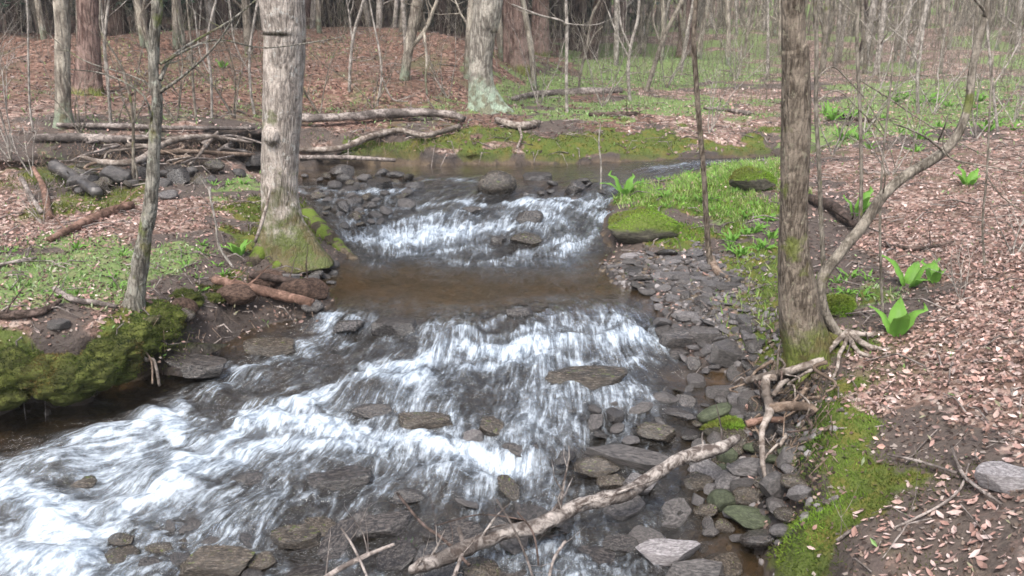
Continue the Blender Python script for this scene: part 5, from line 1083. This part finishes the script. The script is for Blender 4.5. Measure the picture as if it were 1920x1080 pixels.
LOGS = [
    ('fallen_log', 'long grey log along the far bank top left of the pale leaning trunk', [(560, 238, 16), (640, 236, 18), (740, 232, 18), (830, 228, 16), (868, 236, 14)], 'wood', .10),
    ('exposed_root', 'twisting pale root sagging down the far bank below the grey log', [(560, 292, 10), (630, 290, 12), (690, 272, 12), (745, 252, 13), (800, 262, 11), (860, 244, 12)], 'root', .06),
    ('driftwood', 'straight pale stick at the waterline behind the big pale trunk', [(562, 306, 8), (650, 309, 9), (742, 309, 7)], 'wood', .05),
    ('fallen_log', 'grey log half buried along the top of the eroded left bank', [(66, 266, 12), (130, 268, 16), (230, 272, 16), (290, 268, 10)], 'wood', .05),
    ('fallen_log', 'pale thin log behind the eroded left bank crest', [(110, 246, 9), (220, 246, 10), (330, 248, 9), (480, 250, 6)], 'wood', .05),
    ('exposed_root', 'long pale root curling along the face of the eroded left bank', [(152, 312, 8), (200, 326, 12), (260, 318, 13), (310, 292, 12), (350, 274, 12), (400, 272, 9), (470, 290, 6)], 'root', .09),
    ('exposed_root', 'dark brown root crossing the eroded bank right of the sapling', [(300, 300, 9), (360, 296, 10), (420, 300, 9), (480, 306, 6)], 'root_brown', .06),
    ('exposed_root', 'forked root hanging in the dark hollow of the eroded bank', [(410, 262, 7), (390, 285, 7), (372, 305, 6), (352, 322, 4)], 'root', .06),
    ('fallen_log', 'mossy thick log end sloping down at the left of the eroded bank', [(100, 320, 26), (140, 345, 26), (185, 372, 24)], 'shale_dark', .05),
    ('fallen_log', 'reddish brown rotten log on the left flat', [(95, 458, 10), (150, 432, 18), (200, 408, 18), (250, 392, 12)], 'wood_red', .03),
    ('broken_stick', 'pale broken stick standing in the litter at the far left', [(48, 360, 9, .1), (62, 382, 9, .05), (76, 402, 8, .02)], 'wood', .04),
    ('broken_stub', 'reddish splintered stub beside the pale broken stick', [(66, 340, 8, .12), (82, 372, 14, .06), (92, 410, 18, .0)], 'wood_red', .04),
    ('stick', 'grey stick at the left edge above the green herbs', [(-20, 505, 8), (30, 498, 8), (70, 488, 6)], 'wood', .02),
    ('stick', 'pale bent stick on the left bank above the moss', [(105, 552, 10), (140, 572, 11), (180, 580, 11), (222, 586, 8)], 'wood', .03),
    ('fallen_log', 'dark low log at the left edge above the moss', [(-20, 602, 14), (30, 600, 16), (80, 594, 12), (115, 572, 8)], 'wood_dark', .03),
    ('fallen_log', 'reddish wet log sloping into the water below the big pale trunk', [(400, 540, 16, .05), (450, 556, 20, .07), (520, 574, 20, .08), (590, 590, 15, .08)], 'wood_red', .07),
    ('fallen_log', 'dark shorter log tucked above the reddish wet log', [(470, 532, 14, .06), (530, 545, 17, .08), (600, 556, 16, .08)], 'wood_dark', .08),
    ('fallen_log', 'split tan log on the ground right of the pale leaning trunk', [(960, 190, 9), (1020, 182, 12), (1090, 177, 13), (1168, 172, 12)], 'wood', .04),
    ('fallen_log', 'short dark log on the far bank below the tan log', [(1105, 218, 7), (1150, 220, 9), (1195, 218, 8)], 'wood_dark', .03),
    ('fallen_log', 'thin grey log in the litter left of the brown trunk', [(1320, 208, 6), (1370, 213, 8), (1400, 218, 10)], 'wood', .03),
    ('fallen_log', 'dark mossy fallen log running right behind the brown trunk', [(1518, 384, 16), (1560, 402, 20), (1590, 425, 20), (1615, 440, 14)], 'wood_dark', .05),
    ('fallen_log', 'small dark log among the green clumps at the upper right', [(1570, 222, 6), (1600, 228, 9), (1640, 232, 8)], 'wood_dark', .03),
    ('stick', 'stick lying in the leaves above the nearest green plants', [(1650, 462, 6), (1720, 470, 8), (1790, 460, 4)], 'wood_dark', .02),
    ('stick', 'forked pale stick on the bare soil at the lower right', [(1780, 862, 5, .05), (1800, 905, 6, .04), (1830, 930, 6, .03), (1878, 955, 5, .02)], 'wood', .03),
    ('stick', 'long thin grey stick reaching left over the bare soil', [(1660, 865, 4, .03), (1720, 880, 5, .04), (1790, 905, 5, .04)], 'wood', .03),
    ('stick', 'short white stick above the mossy slope at the bottom right', [(1572, 1020, 6), (1590, 1005, 7), (1610, 995, 5)], 'wood', .02),
    ('stick', 'thin twig crossing the mossy slope at the bottom right', [(1680, 1000, 4), (1760, 960, 5), (1800, 925, 4), (1815, 880, 4)], 'wood', .02),
    ('exposed_root', 'thick pale root bulging out below the brown trunk', [(1400, 738, 14, .08), (1450, 736, 18, .10), (1500, 716, 16, .08), (1540, 690, 14, .05)], 'root', .07),
    ('exposed_root', 'knotted hanging root coming down in front of the right bank stones', [(1450, 752, 14, .14), (1432, 765, 16, .16), (1436, 790, 18, .15), (1440, 820, 18, .14), (1424, 850, 13, .14), (1424, 890, 11, .12), (1430, 925, 9, .10), (1442, 948, 5, .06)], 'root', .13),
    ('exposed_root', 'red brown root running from the knot into the bank', [(1440, 812, 18, .14), (1475, 804, 20, .12), (1515, 790, 20, .08), (1530, 782, 12, .02)], 'root_brown', .1),
    ('exposed_root', 'short side root curling up from the knot', [(1442, 796, 10, .16), (1460, 780, 10, .18), (1470, 765, 7, .16)], 'root', .15),
    ('exposed_root', 'thin fine root hanging below the brown trunk', [(1460, 668, 4, .1), (1456, 700, 4, .14), (1452, 740, 4, .18), (1450, 760, 3, .18)], 'root', .1),
    ('exposed_root', 'dark root stub pointing left over the shallows', [(1395, 835, 16, .12), (1430, 828, 14, .12), (1465, 822, 10, .1)], 'wood_red', .1),
    ('exposed_root', 'twisted roots dangling at the mouth of the left undercut', [(258, 655, 7, .0), (275, 690, 8, .05), (290, 715, 8, .06), (300, 735, 5, .04)], 'root', .06),
    ('exposed_root', 'thin root beside the twisted ones at the left undercut', [(262, 660, 4, .03), (285, 700, 4, .07), (286, 745, 3, .06)], 'root_brown', .06),
    ('exposed_root', 'knobbly pale root knot below the pale leaning trunk', [(930, 235, 12), (975, 245, 16), (1010, 238, 12)], 'root', .05),
    ('exposed_root', 'short root dropping down the far bank under the root knot', [(970, 245, 6), (975, 268, 6), (972, 288, 5)], 'root', .06),
]
for nm, lab, pts, mt, lf in LOGS:
    if nm != 'driftwood': pts = [(q[0] + random.gauss(0, 2), q[1] + random.gauss(0, 1.5), q[2] * random.uniform(.8, 1.15)) + tuple(q[3:]) for q in pts]
    log(nm, lab, nm.split('_')[-1] if nm != 'driftwood' else 'driftwood', pts, mt, lf, 12, .34, 2 if nm in ('fallen_log', 'stick') else 0)
for k in range(16):
    u, v = random.uniform(1400, 1550), random.uniform(690, 850); pts = [(u, v, random.uniform(5, 11), .06)]
    for q in range(4): pts.append((pts[-1][0] + random.gauss(-8, 16), pts[-1][1] + random.uniform(6, 26), pts[-1][2] * .8, random.uniform(.03, .13)))
    log('exposed_root', placelabel(u, v, 'thin brown root'), 'root', pts, random.choice(['root_brown', 'wood_dark', 'root']), .06, 7, .2, 0, group='thin roots of the right bank')
for k in range(12):
    u, v = random.uniform(100, 470), random.uniform(262, 320); pts = [(u, v, random.uniform(5, 10), .06)]
    for q in range(4): pts.append((pts[-1][0] + random.gauss(0, 26), pts[-1][1] + random.uniform(0, 12), pts[-1][2] * .8, random.uniform(.03, .10)))
    log('exposed_root', placelabel(u, v, 'grey twisted root'), 'root', pts, random.choice(['root_brown', 'wood', 'root']), .06, 7, .2, 0, group='twisted roots of the eroded left bank')
M['earth'] = m_rock('root_earth', (.035, .022, .016), (.13, .085, .065), .85, 0, .15)
for u, v, w_, h_, lab in [(570, 556, 96, .55, 'clod of dark earth and rootlets above the end of the wet log'), (345, 590, 56, .8, 'rounded clod of brown earth right of the left moss tip'), (445, 560, 80, .5, 'earth lump behind the upper end of the wet log'), (500, 530, 70, .5, 'low earth clod at the left foot of the big pale trunk')]:
    rock(u, v, w_, h_, .7, 'round', 'earth', lab, 0, sink=.3, cat='earth clod', name='earth_clod')
# mossy turf hanging over the near left undercut
def turf(pts, label, n):
    P = [W(a, b, z) for a, b, r, z in pts]; B = P[0].copy(); mb = MB(); SP, SR = smooth_path(np.array(P), np.array([q[2] for q in pts]), 4); V1, F1 = ICO[4]
    for i in range(len(SP)):
        r_ = SR[i] * random.uniform(.7, 1.1); c_ = SP[i] - B + np.array([random.gauss(0, .05), random.gauss(.03, .05), random.gauss(-.01, .03)])
        V2 = V1 * (1 + .55 * fbm(V1 * 1.6 + i * 3.1, 4))[:, None] * np.array([r_ * 1.15, r_ * 1.1, r_ * random.uniform(.6, .85)]); mb.add(V2 + c_, F1)
    o = obj('turf_overhang', mb.mesh('turf_overhang'), M['turf'], None, B); tag(o, label, 'mossy turf'); f = fuzz(o, o.data, 1.0, np.zeros(3), -9, 9, n, .018, [(.022, .032, .008), (.095, .125, .02)], lambda P_, N: (N[:, 2] > -.45))
M['turf'] = m_rock('mossy_turf', (.035, .038, .012), (.085, .095, .025), .9, 0, .1)
turf([(-160, 700, .13, .36), (-60, 706, .15, .35), (30, 700, .16, .34), (110, 706, .15, .33), (185, 690, .14, .34), (235, 655, .11, .37), (285, 612, .10, .41), (325, 590, .07, .43)], 'olive mossy turf hanging over the dark undercut of the near left bank', 60000)
turf([(395, 545, .05, .44), (370, 560, .08, .43), (345, 580, .08, .42)], 'small mossy turf lump above the reddish ledge on the left bank', 3000)
# dry root hairs and twiggy rubbish hanging down the banks
mb = MB()
for k in range(900):
    sel = random.random()
    if sel < .45: u, v = random.uniform(70, 480), random.uniform(255, 300)
    elif sel < .72: u, v = random.uniform(1390, 1560), random.uniform(680, 880)
    elif sel < .85: u, v = random.uniform(560, 1000), random.uniform(240, 285)
    elif sel < .88: u, v = random.uniform(300, 600), random.uniform(520, 640)
    else: u, v = random.uniform(560, 900), random.uniform(240, 270)
    P = hit(u, v, False) + np.array([0, -.02, .03]); L = random.uniform(.06, .22)
    q = P + np.array([random.gauss(0, .05), -random.uniform(.01, .06), -L * .5]); e = q + np.array([random.gauss(0, .05), random.uniform(-.03, .03), -L * .5])
    mb.tube([P, q, e], [.003, .002, .001], 3, cap=False)
obj('root_hairs', mb.mesh('root_hairs'), M['root_brown'], kind='stuff', label='fine dry rootlets hanging from the eroded banks')
mb = MB()
X, Y = sample((~inb) * (GY < 20) * (GY > 1.5) * np.where(GY < 12, 14., 6.))
for x, y in zip(X, Y):
    L = random.uniform(.06, .35); a = random.uniform(0, 6.28); z_ = float(G(x, y)); r = random.uniform(.002, .005) * (1 + y / 14)
    x2, y2 = x + L * math.cos(a), y + L * math.sin(a); mb.tube([(x, y, z_ + .015), ((x + x2) / 2 + random.gauss(0, .02), (y + y2) / 2, z_ + .035), (x2, y2, float(G(x2, y2)) + .02)], [r, r, r * .5], 3, cap=False)
obj('fallen_twigs', mb.mesh('fallen_twigs'), M['wood'], kind='stuff', label='small fallen twigs scattered over the litter')

# ------------------------------------------------------------------ bare brush and bright green plants
def brush(u, v, h_px, label, mat='bark_light', n=4, group=None):
    B = hit(u, v, False); t = thing('bare_bush', label, 'bush', B, group); h = pm(B, h_px)
    for k in range(n):
        lb = MB(); a = random.uniform(0, 6.28); limb_mesh(lb, (0, 0, -.02), (math.cos(a) * .5, math.sin(a) * .3, 1), h * random.uniform(.7, 1.1), .003 + h * .005, 0, 2, kids=(4, 6), nseg=8, spread=.7)
        obj('stem', lb.mesh('stem'), M[mat], t)
for u, v, h, lab in [(330, 228, 230, 'bare twiggy bush on the slope right of the lichened sapling'), (440, 222, 230, 'bare twiggy bush just left of the big pale trunk'), (600, 215, 210, 'bare bush on the slope right of the big pale trunk'), (20, 300, 300, 'grey twiggy bush at the left edge of the picture'),
                     (1250, 165, 170, 'bare bush beside the bright green patch'), (1380, 150, 170, 'bare bush left of the brown trunk'), (1670, 330, 190, 'bare bush in the litter inside the curve of the sapling'), (1800, 560, 120, 'low bare twigs among the leaves at the right'), (1900, 480, 200, 'bare bush at the right edge of the picture'), (840, 185, 150, 'thin bare bush just left of the pale leaning trunk'), (1560, 290, 200, 'bare bush right behind the brown trunk'), (1750, 215, 200, 'bare bush above the upper green clumps'), (150, 250, 170, 'bare bush between the two far left trunks'), (250, 235, 210, 'bare bush just left of the lichened sapling on the slope'), (520, 190, 160, 'bare bush behind the big pale trunk'), (700, 205, 180, 'bare bush on the slope above the grey log'), (1010, 200, 170, 'bare bush right of the pale leaning trunk'), (1130, 200, 190, 'bare bush before the bright green patch'), (1330, 250, 170, 'low bare bush behind the slim dark sapling'), (1620, 250, 230, 'bare bush above the upper right dark log'), (1830, 260, 230, 'bare bush behind the top of the curved sapling'), (1950, 330, 260, 'tall bare bush cut by the right edge'), (60, 330, 130, 'twiggy bush at the left end of the eroded bank'), (80, 420, 90, 'low tangle of twigs on the left flat'), (1900, 230, 150, 'dense grey bush at the upper right edge')]:
    brush(u, v, h, lab, 'bark_light' if u > 700 or u < 100 else 'bark_smooth')
def broad_leaf(seed, wr=.42):
    r = random.Random(seed); V = []; F = []; n = 8; col = []
    for i in range(n):
        f = i / (n - 1); wd = wr * math.sin(math.pi * min(1, f ** .75 * 1.0)) ** .8 * (1 - .25 * f) + .02; bend = .45 * f * f * r.uniform(.6, 1.3)
        for s in (-1, -.5, 0, .5, 1):
            V.append((bend + .06 * abs(s), s * wd * .5, f * (1 - .25 * bend) + .02 * math.sin(f * 20 + s * 3))); g = .85 + .25 * (abs(s) > .2) * r.random() ; col.append((.16 * g, .33 * g, .055 * g))
    for i in range(n - 1):
        for j in range(4): a = i * 5 + j; F.append((a, a + 1, a + 6, a + 5))
    return mesh_from('leaf', V, F, True, {'col': np.array(col)})
BL = [broad_leaf(k) for k in range(4)]; NL = [broad_leaf(k + 9, .22) for k in range(4)]
for m_ in BL + NL: m_.materials.append(M['herb'])
def plant(u, v, hp, label, n=6, broad=True, group=None, name='skunk_cabbage', wide=.5):
    B = hit(u, v, False); t = thing(name, label, 'plant', B, group); h = pm(B, hp) * 1.1
    for k in range(n):
        a = k * 2.4 + random.uniform(-.3, .3); s_ = h * random.uniform(.65, 1.08)
        o = obj('leaf', random.choice(BL if broad else NL), None, t, (math.cos(a) * h * .06, math.sin(a) * h * .06, -.01)); o.scale = (s_, s_, s_); o.rotation_euler = (0, random.uniform(.0, wide), a)
for a_ in [(1678, 628, 72, 'nearest bright green plant with two big upright leaves beside the roots', 4), (1703, 536, 64, 'bright green plant left of the pair above the roots', 4), (1750, 530, 46, 'bright green plant right of the pair above the roots', 4), (1604, 404, 58, 'narrow bright plant behind the curved sapling', 4),
           (450, 480, 38, 'small bright green plant at the left foot of the big pale trunk', 5), (1172, 366, 46, 'bright leafy plant at the water edge of the green peninsula', 6), (418, 128, 22, 'small bright plant on the leafy slope behind', 4), (1815, 350, 40, 'pale green plant among the leaves below the curved sapling', 5)]:
    plant(*a_)
gcl = [(1560, 225, 34), (1580, 262, 34), (1600, 225, 26), (1612, 262, 22), (1545, 215, 22), (1675, 192, 26), (1695, 185, 20), (1740, 192, 26), (1760, 196, 22), (1778, 200, 18), (1720, 196, 20), (1835, 190, 24), (1850, 246, 30), (1722, 262, 30), (1715, 285, 24), (1870, 238, 20), (1655, 225, 18), (1800, 245, 18), (1500, 250, 18), (1900, 245, 20), (1630, 280, 18), (1760, 240, 18), (1690, 250, 16), (1830, 205, 14)]
for u, v, h in gcl: plant(u, v, h, placelabel(u, v, ('tall' if h > 25 else 'small') + ' bright green clump'), 9, False, 'bright green clumps at the upper right', 'leafy_clump', .8)
for k in range(26):
    u, v = random.uniform(1170, 1440), random.uniform(320, 400); 
    if u < 1250 and v > 380: continue
    hh = random.uniform(12, 22); plant(u, v, hh, placelabel(u, v, ('tall' if hh > 17 else 'small') + ' lime green clump'), 7, False, 'green clumps on the right peninsula', 'leafy_clump', .7)
for k in range(14):
    u, v, hh = random.uniform(1350, 1450), random.uniform(400, 480), random.uniform(18, 30)
    plant(u, v, hh, placelabel(u, v, ('tall' if hh > 32 else 'low') + ' ferny tuft'), 9, False, 'ferny tufts left of the brown trunk', 'fern_tuft', .9)
for k in range(9):
    u, v, hh = random.uniform(1550, 1650), random.uniform(520, 600), random.uniform(16, 30)
    plant(u, v, hh, placelabel(u, v, ('taller' if hh > 23 else 'small') + ' green herb'), 6, False, 'green herbs right of the brown trunk', 'leafy_clump', .9)
for k in range(26):
    u, v, hh = random.uniform(0, 420), random.uniform(460, 560), random.uniform(12, 24)
    plant(u, v, hh, placelabel(u, v, ('taller' if hh > 18 else 'small') + ' pale green herb'), 6, False, 'pale herbs on the left flat', 'leafy_clump', .9)
for u, v, h in [(760, 1045, 40), (800, 1060, 30), (970, 1060, 34), (430, 345, 18), (455, 345, 18), (400, 348, 16)]:
    plant(u, v, h, {760: 'sparse green sprig at the bottom centre', 800: 'green sprig touching the lower end of the branch', 970: 'green sprig below the middle of the branch', 430: 'middle green tuft left of the big trunk', 455: 'green tuft nearest the big trunk', 400: 'green tuft farthest left of the big trunk'}[u], 7, False, None, 'leafy_clump', .9)

# ------------------------------------------------------------------ damp air between the trees
hm = MB(); hb = [(x, y, z) for x in (-150, 150) for y in (-8, 126) for z in (-1.6, 34)]
hm.add(np.array(hb, float), [(0, 1, 3, 2), (4, 6, 7, 5), (0, 4, 5, 1), (2, 3, 7, 6), (0, 2, 6, 4), (1, 5, 7, 3)])
ht = NT('damp_air'); pv = ht.n('VolumePrincipled'); pv.inputs['Color'].default_value = (.9, .93, .97, 1); pv.inputs['Density'].default_value = .0015; pv.inputs['Anisotropy'].default_value = .2
ht.l(pv.outputs[0], ht.out.inputs['Volume']); obj('haze', hm.mesh('haze', False), ht.m, kind='stuff', label='thin damp air paling the far trees')
